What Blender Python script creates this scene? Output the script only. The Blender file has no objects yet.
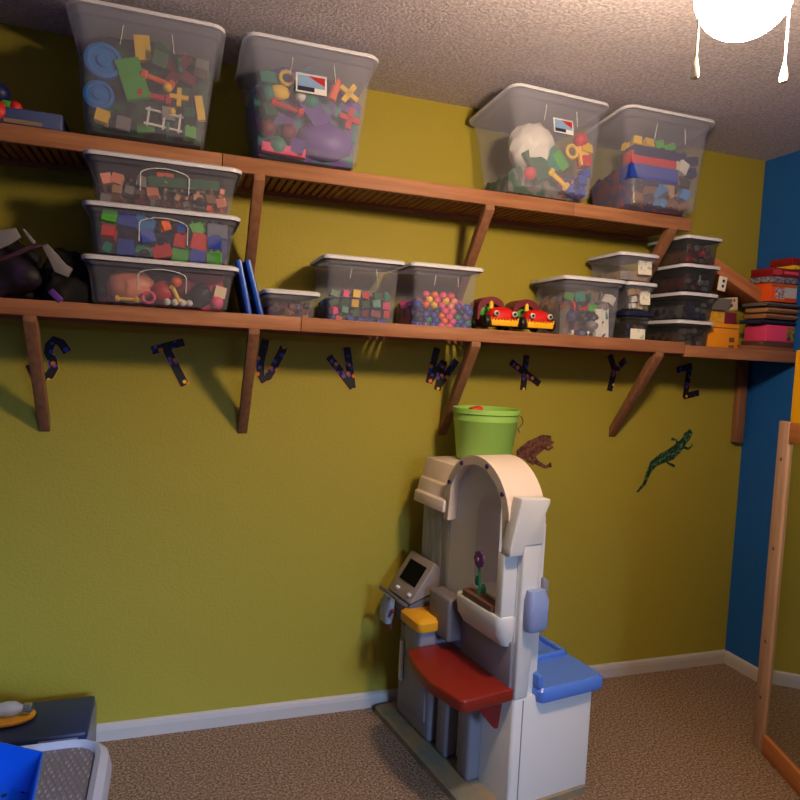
import bpy, bmesh, math, random
from mathutils import Matrix, Vector
C = bpy.context.scene.collection
rnd = random.Random(7)
PI = math.pi

# ------------------------------------------------------------------ camera
CP = Vector((-2.628, -2.540, 1.434)); YAW, PITCH, ROLL, F = -0.327, -0.065, -0.049, 670.8
def cam_basis():
    return (Matrix.Rotation(YAW, 3, 'Z') @ Matrix.Rotation(PITCH, 3, 'X') @ Matrix.Rotation(ROLL, 3, 'Y'))
CB = cam_basis()
cd = bpy.data.cameras.new('camera'); cam = bpy.data.objects.new('camera', cd); C.objects.link(cam)
cam.location = CP; cam.rotation_euler = (CB @ Matrix.Rotation(PI/2, 3, 'X')).to_euler()
cd.sensor_width = 36; cd.lens = 36*F/800; cd.clip_start = 0.05
bpy.context.scene.camera = cam
sc = bpy.context.scene
sc.cycles.transparent_max_bounces = 32
sc.cycles.max_bounces = 10
sc.view_settings.view_transform = 'Standard'; sc.view_settings.look = 'None'
sc.view_settings.gamma = 1; sc.view_settings.exposure = 0.0
# ------------------------------------------------------------------ light
world = bpy.data.worlds.new('world'); sc.world = world; world.use_nodes = True
world.node_tree.nodes['Background'].inputs[0].default_value = (0.45, 0.6, 1, 1)
world.node_tree.nodes['Background'].inputs[1].default_value = 0.06
LAMP = Vector((-1.634, -1.50, 2.150)); LAMP_R = 0.088; LAMP_E = 250
a = bpy.data.lights.new('window_daylight', 'AREA'); a.shape = 'RECTANGLE'; a.size = 2.6; a.size_y = 1.3
a.energy = 680; a.color = (0.40, 0.62, 1.0)
ao = bpy.data.objects.new('window_daylight', a); C.objects.link(ao)
ao.location = (-0.5, -8.0, 2.95); ao.rotation_euler = (PI/2-.3, 0, .3)

# ------------------------------------------------------------------ helpers
def lin(c):
    return tuple(((v/255)/12.92 if v/255 <= .04045 else ((v/255+.055)/1.055)**2.4) for v in c)
def at(px, py, ax, val):
    d = CB @ Vector(((px-400)/F, 1, -(py-400)/F))
    return CP + d*((val-CP[ax])/d[ax])
MC = {}
def mat(name, c, rough=.5, spec=.5, metal=0, bump=0, bscale=60, c2=None, cscale=20, emit=0, noise_detail=3, mixlo=.4, mixhi=.6):
    if name in MC: return MC[name]
    m = bpy.data.materials.new(name); m.use_nodes = True; n = m.node_tree.nodes; l = m.node_tree.links
    p = n['Principled BSDF']; p.inputs['Base Color'].default_value = (*lin(c), 1)
    p.inputs['Roughness'].default_value = rough; p.inputs['Metallic'].default_value = metal
    p.inputs['Specular IOR Level'].default_value = spec
    tc = n.new('ShaderNodeTexCoord')
    if c2:
        t = n.new('ShaderNodeTexNoise'); t.inputs['Scale'].default_value = cscale; t.inputs['Detail'].default_value = noise_detail
        l.new(tc.outputs['Object'], t.inputs['Vector'])
        r = n.new('ShaderNodeValToRGB'); r.color_ramp.elements[0].color = (*lin(c), 1); r.color_ramp.elements[1].color = (*lin(c2), 1)
        r.color_ramp.elements[0].position = mixlo; r.color_ramp.elements[1].position = mixhi
        l.new(t.outputs[0], r.inputs[0]); l.new(r.outputs[0], p.inputs['Base Color'])
    if bump:
        t = n.new('ShaderNodeTexNoise'); t.inputs['Scale'].default_value = bscale; t.inputs['Detail'].default_value = 4
        l.new(tc.outputs['Object'], t.inputs['Vector'])
        b = n.new('ShaderNodeBump'); b.inputs['Strength'].default_value = bump; b.inputs['Distance'].default_value = .01
        l.new(t.outputs[0], b.inputs['Height']); l.new(b.outputs[0], p.inputs['Normal'])
    if emit:
        p.inputs['Emission Color'].default_value = (*lin(c), 1); p.inputs['Emission Strength'].default_value = emit
    MC[name] = m; return m
def wood(name, c, c2, axis=0):
    if name in MC: return MC[name]
    m = mat(name, c, .55, .3); n = m.node_tree.nodes; l = m.node_tree.links; p = n['Principled BSDF']
    tc = n.new('ShaderNodeTexCoord'); mp = n.new('ShaderNodeMapping'); s = [40, 40, 40]; s[axis] = 2.5
    mp.inputs['Scale'].default_value = s; l.new(tc.outputs['Object'], mp.inputs[0])
    t = n.new('ShaderNodeTexNoise'); t.inputs['Scale'].default_value = 1.5; t.inputs['Detail'].default_value = 6; l.new(mp.outputs[0], t.inputs['Vector'])
    r = n.new('ShaderNodeValToRGB'); r.color_ramp.elements[0].color = (*lin(c), 1); r.color_ramp.elements[1].color = (*lin(c2), 1)
    r.color_ramp.elements[0].position = .3; r.color_ramp.elements[1].position = .7
    l.new(t.outputs[0], r.inputs[0]); l.new(r.outputs[0], p.inputs['Base Color'])
    return m
def clear(name, c, fac, rough=.22):
    if name in MC: return MC[name]
    m = bpy.data.materials.new(name); m.use_nodes = True; n = m.node_tree.nodes; l = m.node_tree.links
    p = n['Principled BSDF']; p.inputs['Base Color'].default_value = (*lin(c), 1); p.inputs['Roughness'].default_value = rough
    t = n.new('ShaderNodeBsdfTransparent'); t.inputs[0].default_value = (.97, .98, 1, 1)
    x = n.new('ShaderNodeMixShader'); x.inputs[0].default_value = fac
    l.new(t.outputs[0], x.inputs[1]); l.new(p.outputs[0], x.inputs[2]); l.new(x.outputs[0], n['Material Output'].inputs[0])
    MC[name] = m; return m
def obj(name, bm, m, parent=None, smooth=False, bevel=0, seg=2):
    me = bpy.data.meshes.new(name); bmesh.ops.recalc_face_normals(bm, faces=bm.faces[:]); bm.to_mesh(me); bm.free()
    o = bpy.data.objects.new(name, me); C.objects.link(o)
    if m: me.materials.append(m)
    if parent: o.parent = parent
    if smooth:
        for f in me.polygons: f.use_smooth = True
        me.set_sharp_from_angle(angle=math.radians(40))
    if bevel:
        b = o.modifiers.new('bevel', 'BEVEL'); b.width = bevel; b.segments = seg; b.limit_method = 'ANGLE'
        for f in me.polygons: f.use_smooth = True
        b.harden_normals = False
    return o
def tag(o, label, cat, group=None):
    o['label'] = label; o['category'] = cat
    if group: o['group'] = group
    return o
def thing(name, label, cat, loc=(0, 0, 0), rot=(0, 0, 0), group=None):
    o = bpy.data.objects.new(name, None); C.objects.link(o); o.empty_display_size = .05
    o.location = loc; o.rotation_euler = rot
    return tag(o, label, cat, group)
def struct(name, bm, m, parent=None, **k):
    o = obj(name, bm, m, parent, **k); o['kind'] = 'structure'; return o
def B(): return bmesh.new()
def box(bm, x0, x1, y0, y1, z0, z1, M=None):
    r = bmesh.ops.create_cube(bm, size=1)
    T = Matrix.Translation(((x0+x1)/2, (y0+y1)/2, (z0+z1)/2)) @ Matrix.Diagonal((abs(x1-x0), abs(y1-y0), abs(z1-z0), 1))
    bmesh.ops.transform(bm, matrix=(M @ T if M else T), verts=r['verts']); return bm
def tube(bm, pts, r, n=10, closed=False):
    pts = [Vector(p) for p in pts]; rings = []; N = len(pts)
    rs = r if isinstance(r, (list, tuple)) else [r]*N
    up = None
    for i, p in enumerate(pts):
        if closed: d = pts[(i+1) % N]-pts[i-1]
        else: d = pts[min(i+1, N-1)]-pts[max(i-1, 0)]
        d.normalize()
        if up is None: up = Vector((0, 0, 1)) if abs(d.z) < .9 else Vector((1, 0, 0))
        s = d.cross(up).normalized(); up = s.cross(d).normalized()
        rings.append([bm.verts.new(p+(s*math.cos(2*PI*k/n)+up*math.sin(2*PI*k/n))*rs[i]) for k in range(n)])
    M = N if closed else N-1
    for i in range(M):
        a, b = rings[i], rings[(i+1) % N]
        for k in range(n): bm.faces.new((a[k], a[(k+1) % n], b[(k+1) % n], b[k]))
    if not closed: bm.faces.new(rings[0]); bm.faces.new(rings[-1])
    return bm
def lathe(bm, prof, n=32, M=None, cap=True):
    rings = []; vs = []
    for r, z in prof:
        ring = [bm.verts.new((r*math.cos(2*PI*k/n), r*math.sin(2*PI*k/n), z)) for k in range(n)]; rings.append(ring); vs += ring
    for a, b in zip(rings, rings[1:]):
        for k in range(n): bm.faces.new((a[k], a[(k+1) % n], b[(k+1) % n], b[k]))
    if cap: bm.faces.new(rings[0]); bm.faces.new(rings[-1])
    if M: bmesh.ops.transform(bm, matrix=M, verts=vs)
    return bm
def prism(bm, poly, a0, a1, ax=1, M=None):
    # poly of 2D points, extruded along axis ax
    def P(p, a):
        if ax == 1: return (p[0], a, p[1])
        if ax == 0: return (a, p[0], p[1])
        return (p[0], p[1], a)
    v0 = [bm.verts.new(P(p, a0)) for p in poly]; v1 = [bm.verts.new(P(p, a1)) for p in poly]; n = len(poly)
    bm.faces.new(v0); bm.faces.new(v1)
    for i in range(n): bm.faces.new((v0[i], v0[(i+1) % n], v1[(i+1) % n], v1[i]))
    if M: bmesh.ops.transform(bm, matrix=M, verts=v0+v1)
    return bm
def strip(bm, ws, lo, hi, u0, u1):
    # solid between two curves z=lo(w), z=hi(w); thickness along x from u0 to u1, w along y
    R = [[bm.verts.new(c) for c in ((u0, w, lo(w)), (u1, w, lo(w)), (u1, w, hi(w)), (u0, w, hi(w)))] for w in ws]
    for a, b in zip(R, R[1:]):
        for k in range(4): bm.faces.new((a[k], a[(k+1) % 4], b[(k+1) % 4], b[k]))
    bm.faces.new(R[0]); bm.faces.new(R[-1]); return bm
def ribbon(bm, pts, wd, y0, y1):
    # flat stroke lying on the back wall (x,z points), thickness from y0 to y1
    N = len(pts); wd = wd if isinstance(wd, list) else [wd]*N; L = []; Rr = []
    for i, p in enumerate(pts):
        a = Vector(pts[max(i-1, 0)]); b = Vector(pts[min(i+1, N-1)]); d = (b-a).normalized(); nn = Vector((-d.y, d.x))
        e = Vector((0, 0))
        if i == 0: e = -d*wd[i]*.3
        if i == N-1: e = d*wd[i]*.3
        q = Vector(p)+e; L.append(q+nn*wd[i]/2); Rr.append(q-nn*wd[i]/2)
    V = [[bm.verts.new((q.x, y, q.y)) for q in (l_, r_) for y in (y0, y1)] for l_, r_ in zip(L, Rr)]
    for a, b in zip(V, V[1:]):
        bm.faces.new((a[0], b[0], b[2], a[2])); bm.faces.new((a[1], b[1], b[3], a[3]))
        bm.faces.new((a[0], b[0], b[1], a[1])); bm.faces.new((a[2], b[2], b[3], a[3]))
    for a in (V[0], V[-1]): bm.faces.new((a[0], a[1], a[3], a[2]))
    return bm
def rrect(w, d, r, n=4):
    out = []
    for cx, cy, a0 in ((w/2-r, d/2-r, 0), (-w/2+r, d/2-r, PI/2), (-w/2+r, -d/2+r, PI), (w/2-r, -d/2+r, 1.5*PI)):
        for k in range(n+1):
            a = a0+PI/2*k/n; out.append((cx+r*math.cos(a), cy+r*math.sin(a)))
    return out
def loft(bm, secs, cap=(True, True)):
    # secs: (w, d, z, r[, ox, oy])
    rings = []
    for s in secs:
        ox, oy = (s[4], s[5]) if len(s) > 4 else (0, 0)
        rings.append([bm.verts.new((x+ox, y+oy, s[2])) for x, y in rrect(s[0], s[1], s[3])])
    n = len(rings[0])
    for a, b in zip(rings, rings[1:]):
        for k in range(n): bm.faces.new((a[k], a[(k+1) % n], b[(k+1) % n], b[k]))
    if cap[0]: bm.faces.new(rings[0])
    if cap[1]: bm.faces.new(rings[-1])
    return bm

# ------------------------------------------------------------------ the room
H = 2.44; XL, YB = -4.7, -4.35
m_green = mat('green_wall_paint', (166, 152, 54), .6, .25, bump=.2, bscale=90)
m_blue = mat('blue_wall_paint', (24, 92, 172), .6, .3, bump=.3, bscale=90)
m_white = mat('dull_wall_paint', (128, 122, 84), .8)
m_ceil = mat('popcorn_ceiling', (216, 208, 220), .95, .1, bump=.5, bscale=100, c2=(188, 180, 194), cscale=95)
m_base = mat('baseboard_paint', (190, 182, 178), .5)
def carpet():
    m = mat('carpet', (150, 126, 106), 1, .05); n = m.node_tree.nodes; l = m.node_tree.links; p = n['Principled BSDF']
    tc = n.new('ShaderNodeTexCoord')
    t = n.new('ShaderNodeTexNoise'); t.inputs['Scale'].default_value = 120; t.inputs['Detail'].default_value = 5; t.inputs['Roughness'].default_value = .7
    l.new(tc.outputs['Object'], t.inputs['Vector'])
    r = n.new('ShaderNodeValToRGB'); e = r.color_ramp.elements
    e[0].position = .36; e[0].color = (*lin((104, 78, 62)), 1); e[1].position = .64; e[1].color = (*lin((202, 180, 162)), 1)
    k = e.new(.48); k.color = (*lin((152, 122, 98)), 1)
    l.new(t.outputs[0], r.inputs[0]); l.new(r.outputs[0], p.inputs['Base Color'])
    b = n.new('ShaderNodeBump'); b.inputs['Strength'].default_value = 1; b.inputs['Distance'].default_value = .012
    l.new(t.outputs[0], b.inputs['Height']); l.new(b.outputs[0], p.inputs['Normal'])
    return m
struct('floor', box(B(), XL, .1, YB, .1, -.1, 0), carpet())
struct('ceiling', box(B(), XL, .1, YB, .1, H, H+.1), m_ceil)
struct('wall_back', box(B(), XL, .1, 0, .1, 0, H), m_green)
struct('wall_right', box(B(), 0, .1, YB, 0, 0, H), m_blue)
struct('wall_left', box(B(), XL-.1, XL, YB, .1, 0, H), m_blue)
bm = B(); wx0, wx1, wz0, wz1 = -3.0, -1.0, .9, 2.0
box(bm, XL, wx0, YB-.1, YB, 0, H); box(bm, wx1, .1, YB-.1, YB, 0, H); box(bm, wx0, wx1, YB-.1, YB, 0, wz0); box(bm, wx0, wx1, YB-.1, YB, wz1, H)
struct('wall_front', bm, m_blue)
bm = B()
for b_ in ((wx0, wx1, wz0, wz0+.04), (wx0, wx1, wz1-.04, wz1), (wx0, wx0+.04, wz0, wz1), (wx1-.04, wx1, wz0, wz1), (wx0, wx1, 1.43, 1.46)):
    box(bm, b_[0], b_[1], YB-.07, YB-.03, b_[2], b_[3])
struct('window_1', bm, m_base)
struct('baseboard_back', prism(B(), [(0, 0), (-.015, 0), (-.015, .04), (-.012, .055), (-.004, .062), (0, .062)], XL, 0, 0), m_base)
bm = B(); prism(bm, [(0, 0), (-.015, 0), (-.015, .04), (-.012, .055), (-.004, .062), (0, .062)], YB, -.015, 1)
struct('baseboard_right', bm, m_base)

# ------------------------------------------------------------------ ceiling lamp
t = thing('ceiling_light', 'glowing round white globe light hanging from the ceiling with pull chains', 'light', (LAMP.x, LAMP.y, LAMP.z))
m_glow = mat('glowing_glass', (255, 222, 180), .4, emit=LAMP_E)
bm = B(); bmesh.ops.create_uvsphere(bm, u_segments=32, v_segments=18, radius=LAMP_R); obj('globe', bm, m_glow, t, smooth=True)
m_wp = mat('white_lamp_metal', (225, 220, 212), .35)
obj('fitter', lathe(B(), [(.05, .06), (.095, .085), (.10, .11), (.07, .15), (.05, H-LAMP.z-.02), (.085, H-LAMP.z-.015), (.085, H-LAMP.z)]), m_wp, t, smooth=True)
for (px, py) in ((696, 57), (785, 62)):
    p = at(px, py, 1, LAMP.y)-LAMP; q = at(px+2, -5, 1, LAMP.y)-LAMP
    bm = B(); zt = .10
    tube(bm, [(math.copysign(.09, p.x), 0, zt), (p.x, 0, .03), (p.x, p.y, p.z)], .0022, 6)
    c = obj('pull_chain', bm, m_wp, t)
    bm = B(); lathe(bm, [(.0025, .0), (.005, -.012), (.0085, -.03), (.007, -.038), (.003, -.041)], 14, Matrix.Translation(p))
    obj('pull_knob', bm, mat('ivory_knob', (250, 244, 225), .4), c, smooth=True)

# ------------------------------------------------------------------ shelves
m_rail = wood('rail_wood', (172, 118, 86), (142, 92, 62), 0)
m_slat = wood('slat_wood', (158, 100, 62), (126, 74, 44), 1)
m_brace = wood('brace_wood', (150, 104, 76), (124, 84, 60), 2)
YF = -.28
def shelf(label, z0, secs, slat_top, braces, zb, hts=.056):
    t = thing('wall_shelf', label, 'shelf', (0, 0, 0))
    x0, x1 = secs[0][0], secs[-1][1]
    for a_, b_ in secs:
        dz = -.011 if a_ > -.7 and z0 < 1.6 else 0
        obj('front_rail', box(B(), a_, b_, YF, YF+.02, z0+dz, z0+hts+dz), m_rail, t, bevel=.002)
    obj('back_rail', box(B(), x0, x1, -.02, 0, z0-.005, slat_top-.0155), m_rail, t)
    bm = B(); x = x0+.01
    while x < x1-.02:
        box(bm, x, x+.017, YF+.02, 0, slat_top-.015, slat_top); x += .027
    obj('slat_deck', bm, m_slat, t)
    for bx in braces:
        bm = B(); h = .04
        # plumb-cut diagonal from shelf front to the wall
        prism(bm, [(-.001, zb), (-.001, zb+.045), (YF+.03, z0+.005), (YF+.001, z0+.005), (YF+.001, z0-.018)], bx-.018, bx+.018, 0)
        obj('brace', bm, m_brace, t, bevel=.002)
    return t
shelf('long lower slatted wooden wall shelf on diagonal braces under the clear boxes', 1.501,
      [(-4.2, -2.227), (-2.225, -.632), (-.628, -.022)], 1.527, [-3.85, -3.04, -2.38, -1.575, -.752], 1.118, .048)
shelf('upper slatted wooden wall shelf under the four big toy bins', 2.000,
      [(-4.2, -2.5), (-2.498, -1.2), (-1.198, -.645)], 2.026, [-2.38, -1.55, -.735], 1.63, .051)
# the corner cleat
tag(obj('corner_cleat', box(B(), -.075, -.025, -.032, -.001, 1.10, 1.494), m_brace, bevel=.003), 'short upright wooden cleat under the shelf end by the blue wall', 'wood strip')

# ------------------------------------------------------------------ stickers on the wall
def letter_mat():
    m = mat('letter_card', (14, 12, 20), .6); n = m.node_tree.nodes; l = m.node_tree.links; p = n['Principled BSDF']
    tc = n.new('ShaderNodeTexCoord'); v = n.new('ShaderNodeTexVoronoi'); v.inputs['Scale'].default_value = 42
    l.new(tc.outputs['Object'], v.inputs['Vector'])
    lt = n.new('ShaderNodeMath'); lt.operation = 'LESS_THAN'; lt.inputs[1].default_value = .36; l.new(v.outputs['Distance'], lt.inputs[0])
    r = n.new('ShaderNodeValToRGB'); r.color_ramp.interpolation = 'CONSTANT'; e = r.color_ramp.elements
    e[0].color = (*lin((60, 70, 170)), 1); e[1].position = .4; e[1].color = (*lin((230, 130, 40)), 1); k = e.new(.65); k.color = (*lin((120, 80, 170)), 1)
    k = e.new(.82); k.color = (*lin((240, 200, 60)), 1)
    sp = n.new('ShaderNodeSeparateColor'); l.new(v.outputs['Color'], sp.inputs[0]); l.new(sp.outputs[0], r.inputs[0])
    x = n.new('ShaderNodeMix'); x.data_type = 'RGBA'; l.new(lt.outputs[0], x.inputs[0]); x.inputs[6].default_value = (*lin((14, 12, 20)), 1)
    l.new(r.outputs[0], x.inputs[7]); l.new(x.outputs[2], p.inputs['Base Color']); return m
m_let = letter_mat(); m_ledge = mat('letter_yellow_edge', (200, 150, 40), .6)
LET = dict(
 S=[[(66.1, 350), (61.2, 342.9), (54.6, 340), (49.5, 345.5), (48.8, 352.5), (52.5, 360.3), (53.6, 368.2), (49.9, 375.2), (42, 378), (35, 374.5), (31, 366.5)]],
 T=[[(154, 350), (181.5, 342.5)], [(167, 350), (184, 383)]],
 U=[[(265, 342), (260.5, 362), (260.3, 374), (263, 380), (268, 377), (275, 365), (283, 349)]],
 V=[[(330, 358), (351.5, 386)], [(347, 349.5), (352, 386)]],
 W=[[(436.5, 350), (429, 381)], [(430, 380), (443, 363)], [(443, 363), (437.5, 388)], [(437.5, 387), (455.5, 362)]],
 X=[[(526, 357), (523, 388)], [(512, 363), (538, 383)]],
 Y=[[(610, 356.5), (614.5, 370)], [(624, 361), (614, 371)], [(614.5, 369), (609.5, 389)]],
 Z=[[(678, 370), (690, 366)], [(689, 368), (685, 396)], [(685, 396), (697, 393)]])
for ch, strokes in LET.items():
    ps = [[at(x, y, 1, 0) for x, y in s] for s in strokes]
    c = sum((p for s in ps for p in s), Vector())/sum(len(s) for s in ps)
    t = thing('letter_'+ch.lower(), 'black dotted paper letter %s taped to the green wall below the shelf' % ch, 'wall letter', (c.x, 0, c.z))
    for nm, mm, wd, y0, y1 in (('edge', m_ledge, .036, -.0008, 0), ('face', m_let, .029, -.003, -.001)):
        bm = B()
        for i, s in enumerate(ps): ribbon(bm, [(p.x-c.x, p.z-c.z) for p in s], wd, y0-.0002*i, y1-.0001*i)
        obj(nm, bm, mm, t)
def wallpts(pp, c): 
    o = []
    for x, y in pp:
        p = at(x, y, 1, 0); o.append((p.x-c.x, p.z-c.z))
    return o
# salamander
c = at(666, 462, 1, 0)
t = thing('salamander_cutout', 'green spotted salamander cutout on the wall right of the frog', 'wall cutout', (c.x, 0, c.z))
m_sal = mat('salamander_skin', (22, 52, 34), .5, c2=(96, 140, 92), cscale=70, mixlo=.5, mixhi=.66)
bm = B(); ribbon(bm, wallpts([(637, 492), (644, 484), (648, 473), (654, 463), (662, 458), (671, 454), (678, 448), (683, 442), (687, 436), (690, 432)], c), [.007, .015, .024, .036, .05, .056, .05, .038, .044, .026], -.003, 0)
obj('body', bm, m_sal, t)
for pp in ([(663, 458), (668, 463), (674, 466)], [(660, 460), (651, 462), (650, 466)], [(682, 446), (688, 449), (692, 445)], [(680, 448), (676, 440), (672, 439)]):
    obj('leg', ribbon(B(), wallpts(pp, c), [.016, .011, .013], -.0024, 0), m_sal, t)
# frog
c = at(536, 453, 1, 0)
t = thing('frog_cutout', 'brown leaping frog cutout on the wall beside the green bucket', 'wall cutout', (c.x, 0, c.z))
m_frog = mat('frog_skin', (72, 36, 26), .5, c2=(128, 78, 58), cscale=60)
obj('body', ribbon(B(), wallpts([(518, 453), (524, 452), (531, 449), (538, 445), (544, 441), (549, 440)], c), [.026, .062, .078, .07, .06, .034], -.003, 0), m_frog, t)
for pp, ww in (([(530, 453), (536, 462), (545, 467), (550, 465)], [.03, .022, .014, .02]), ([(543, 446), (548, 450), (552, 447)], [.016, .011, .013]), ([(545, 441), (549, 446), (553, 442)], [.014, .009, .01]), ([(524, 455), (529, 461), (533, 464)], [.022, .016, .01])):
    obj('leg', ribbon(B(), wallpts(pp, c), ww, -.0024, 0), m_frog, t)

# ------------------------------------------------------------------ play kitchen
KO = Vector((-1.597, -.75, 0)); KA = math.radians(9)
K = thing('play_kitchen', 'white plastic toddler play kitchen with red counter and blue sink', 'play kitchen', KO, (0, 0, KA))
m_kw = mat('kitchen_white', (214, 212, 210), .4, .5); m_kc = mat('kitchen_cream', (226, 206, 188), .42)
m_kg = mat('kitchen_grey', (128, 126, 136), .5); m_dk = mat('kitchen_dark_grey', (86, 84, 90), .5)
obj('lower_body', loft(B(), [(.33, .70, .02, .012, .165, .35), (.33, .70, .372, .012, .165, .35), (.322, .692, .38, .012, .165, .35)]), m_kw, K, smooth=True)
bm = B(); box(bm, .034, .037, -.002, .01, .03, .375); obj('seam', bm, m_kg, K)
m_tray = mat('tray_grey_green', (120, 122, 110), .5, c2=(150, 130, 100), cscale=14)
obj('base_tray', loft(B(), [(.45, .74, 0, .02, .105, .362), (.45, .74, .024, .02, .105, .362), (.43, .72, .030, .02, .105, .362)]), m_tray, K, smooth=True)
bm = B(); box(bm, -.06, 0, .40, .66, .03, .45); o = obj('oven_cabinet', bm, m_kg, K, bevel=.02, seg=3)
bm = B(); box(bm, -.066, -.058, .43, .63, .10, .40); obj('oven_door', bm, m_kg, o, bevel=.004)
bm = B(); box(bm, -.078, -.066, .60, .62, .18, .34); obj('door_handle', bm, m_kw, o, bevel=.004)
for w in (.16, .30): obj('body_rib', box(B(), -.05, .004, w, w+.07, .03, .375), m_kg, K, bevel=.012, seg=3)
# upper wall with the arched window
cw, cz, R0 = .225, .925, .192
def circ(r): return lambda w: cz+math.sqrt(max(r*r-(w-cw)**2, 0))
lin_ = lambda a_, b_, n: [a_+(b_-a_)*i/n for i in range(n+1)]
bm = B()
ws = [cw-R0*math.cos(PI*i/28) for i in range(29)]
strip(bm, ws, lambda w: (circ(.162)(w) if abs(w-cw) < .160 else .862), circ(R0), -.036, .108)
box(bm, -.036, .108, .387, .417, .862, cz+.02); box(bm, -.036, .108, .033, .063, .842, cz+.02)
obj('arch_hood', bm, m_kc, K, smooth=True)
m_dot = mat('plum_peg', (44, 26, 84), .4)
for a_ in (25, 60, 110, 148):
    aa = math.radians(a_); bm = B(); lathe(bm, [(.0075, 0), (.0075, .006), (.004, .008)], 12, Matrix.Translation((-.035, cw-.178*math.cos(PI-aa), cz+.178*math.sin(aa))) @ Matrix.Rotation(-PI/2, 4, 'Y'))
    obj('peg', bm, m_dot, K)
ow, orr, oz = .158, .100, .905
def otop(w): return oz+math.sqrt(max(orr**2-(w-ow)**2, 0))
bm = B()
strip(bm, [ow-orr*math.cos(PI*i/20) for i in range(21)], otop, circ(.17), 0, .10)
strip(bm, lin_(.258, .39, 6), lambda w: .38, circ(.17), 0, .10)
box(bm, 0, .10, .39, .42, .38, .93)
box(bm, 0, .10, .02, .058, .38, .93); box(bm, 0, .10, .05, .27, .38, .665)
obj('window_wall', bm, m_kw, K)
obj('grey_band', box(B(), -.012, .001, .015, .30, .385, .56), m_kg, K, bevel=.003)  # flat band of darker grey below the window sill
obj('window_sill', loft(B(), [(.04, .24, .545, .018, -.012, .15), (.064, .26, .58, .025, -.022, .15), (.074, .27, .635, .03, -.026, .15), (.068, .262, .643, .03, -.026, .15)]), m_kw, K, smooth=True)
o = obj('planter', loft(B(), [(.04, .17, .643, .012, -.035, .155), (.045, .18, .652, .014, -.035, .155), (.045, .18, .664, .014, -.035, .155)]), mat('planter_brown', (104, 66, 50), .6), K, smooth=True)
m_stem = mat('stem_green', (24, 128, 92), .45); m_pet = mat('petal_purple', (84, 34, 112), .5)
bm = B(); tube(bm, [(-.035, .17, .66), (-.035, .172, .70), (-.036, .175, .755)], .0045, 8)
for a_, z in ((-.018, .69), (.02, .705)): 
    lathe(bm, [(.002, 0), (.009, .004), (.009, .006), (.002, .01)], 10, Matrix.Translation((-.036, .172+a_, z)) @ Matrix.Rotation(PI/2, 4, 'Y') @ Matrix.Diagonal((2.0, 1.5, 1, 1)))
fl = obj('flower_stem', bm, m_stem, K)
bm = B()
for k in range(8):
    q = 2*PI*k/8; lathe(bm, [(.003, -.002), (.011, -.002), (.011, .003), (.003, .004)], 10, Matrix.Translation((-.038, .177+.016*math.cos(q), .782+.018*math.sin(q))) @ Matrix.Rotation(-PI/2, 4, 'Y'))
lathe(bm, [(.001, -.002), (.02, -.002), (.02, .004), (.001, .005)], 14, Matrix.Translation((-.038, .177, .782)) @ Matrix.Rotation(-PI/2, 4, 'Y'))
f2 = obj('flower_head', bm, m_pet, fl)
bm = B(); lathe(bm, [(.001, 0), (.007, 0), (.006, .004)], 12, Matrix.Translation((-.043, .177, .782)) @ Matrix.Rotation(-PI/2, 4, 'Y')); obj('flower_centre', bm, mat('flower_mid', (150, 90, 130), .5), fl)
# front column and capital
bm = B(); prism(bm, [(.002, .38), (.052, .38), (.074, .85), (.074, .97), (.002, .97)], 0, .055, 1)
obj('front_column', bm, m_kw, K, bevel=.006)
bm = B(); prism(bm, [(-.052, .60), (.002, .60), (.002, .842), (-.052, .842)], .025, .06, 1); obj('column_side', bm, m_kw, K, bevel=.004)
bm = B(); prism(bm, [(-.052, .868), (-.052, .842), (.0, .842), (.004, .872), (.0745, .872), (.075, .965), (.092, 1.0), (.092, 1.014), (-.018, 1.020), (-.02, 1.008)], -.004, .045, 1)
obj('capital', bm, m_kw, K, bevel=.004)
# rear wall under the roof
bm = B(); box(bm, 0, .10, .42, .62, .38, .95)
for k in range(4): box(bm, -.0015, .001, .43+k*.047, .468+k*.047, .60, .92)
obj('rear_wall', bm, mat('kitchen_rear', (160, 160, 158), .45), K, bevel=.003)
bm = B(); prism(bm, [(-.048, .885), (-.044, .925), (-.034, .93), (-.024, .975), (-.014, .98), (.0, 1.052), (.29, 1.055), (.29, 1.03), (.02, .93), (.02, .885)], .405, .62, 1)
obj('roof', bm, m_kc, K, bevel=.003)
obj('roof_support', box(B(), .10, .27, .45, .61, .38, 1.02), m_kw, K)
# grill on the far end
gz = .55
obj('console', box(B(), -.065, .0, .30, .44, .45, .605), mat('console_grey', (118, 112, 116), .5), K, bevel=.012, seg=3)
bm = B(); prism(bm, [(-.128, .455), (.03, .455), (.03, .58), (-.113, .528)], .49, .66, 1); o = obj('grill_base', bm, m_dk, K, bevel=.008)
bm = B(); prism(bm, [(-.120, .530), (.040, .582), (-.006, .668), (-.022, .674)], .48, .665, 1); o = obj('grill_hood', bm, mat('hood_grey', (140, 128, 124), .45), K, bevel=.006, seg=3)
d = Vector((-.096, 0, -.144)).normalized(); nrm = Vector((-.144, 0, .096)).normalized()
def onslope(s, w, off):  # s along the slope from the ridge
    p = Vector((-.022, w, .674))+d*s+nrm*off; return p
bm = B(); v = [onslope(s, w, o_) for o_ in (-.004, .004) for s, w in ((.028, .51), (.028, .63), (.112, .63), (.112, .51))]
vs = [bm.verts.new(p) for p in v]; bm.faces.new(vs[:4]); bm.faces.new(vs[4:])
for k in range(4): bm.faces.new((vs[k], vs[(k+1) % 4], vs[4+(k+1) % 4], vs[4+k]))
obj('hood_window', bm, mat('window_black', (8, 6, 10), .7, .1), o)
for w in (.51, .60):
    p = onslope(.145, w, .004); bm = B(); lathe(bm, [(.007, -.004), (.007, .008), (.004, .011)], 10, Matrix.Translation(p) @ Matrix.Rotation(-.98, 4, 'Y')); obj('knob', bm, m_kw, o)
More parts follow.
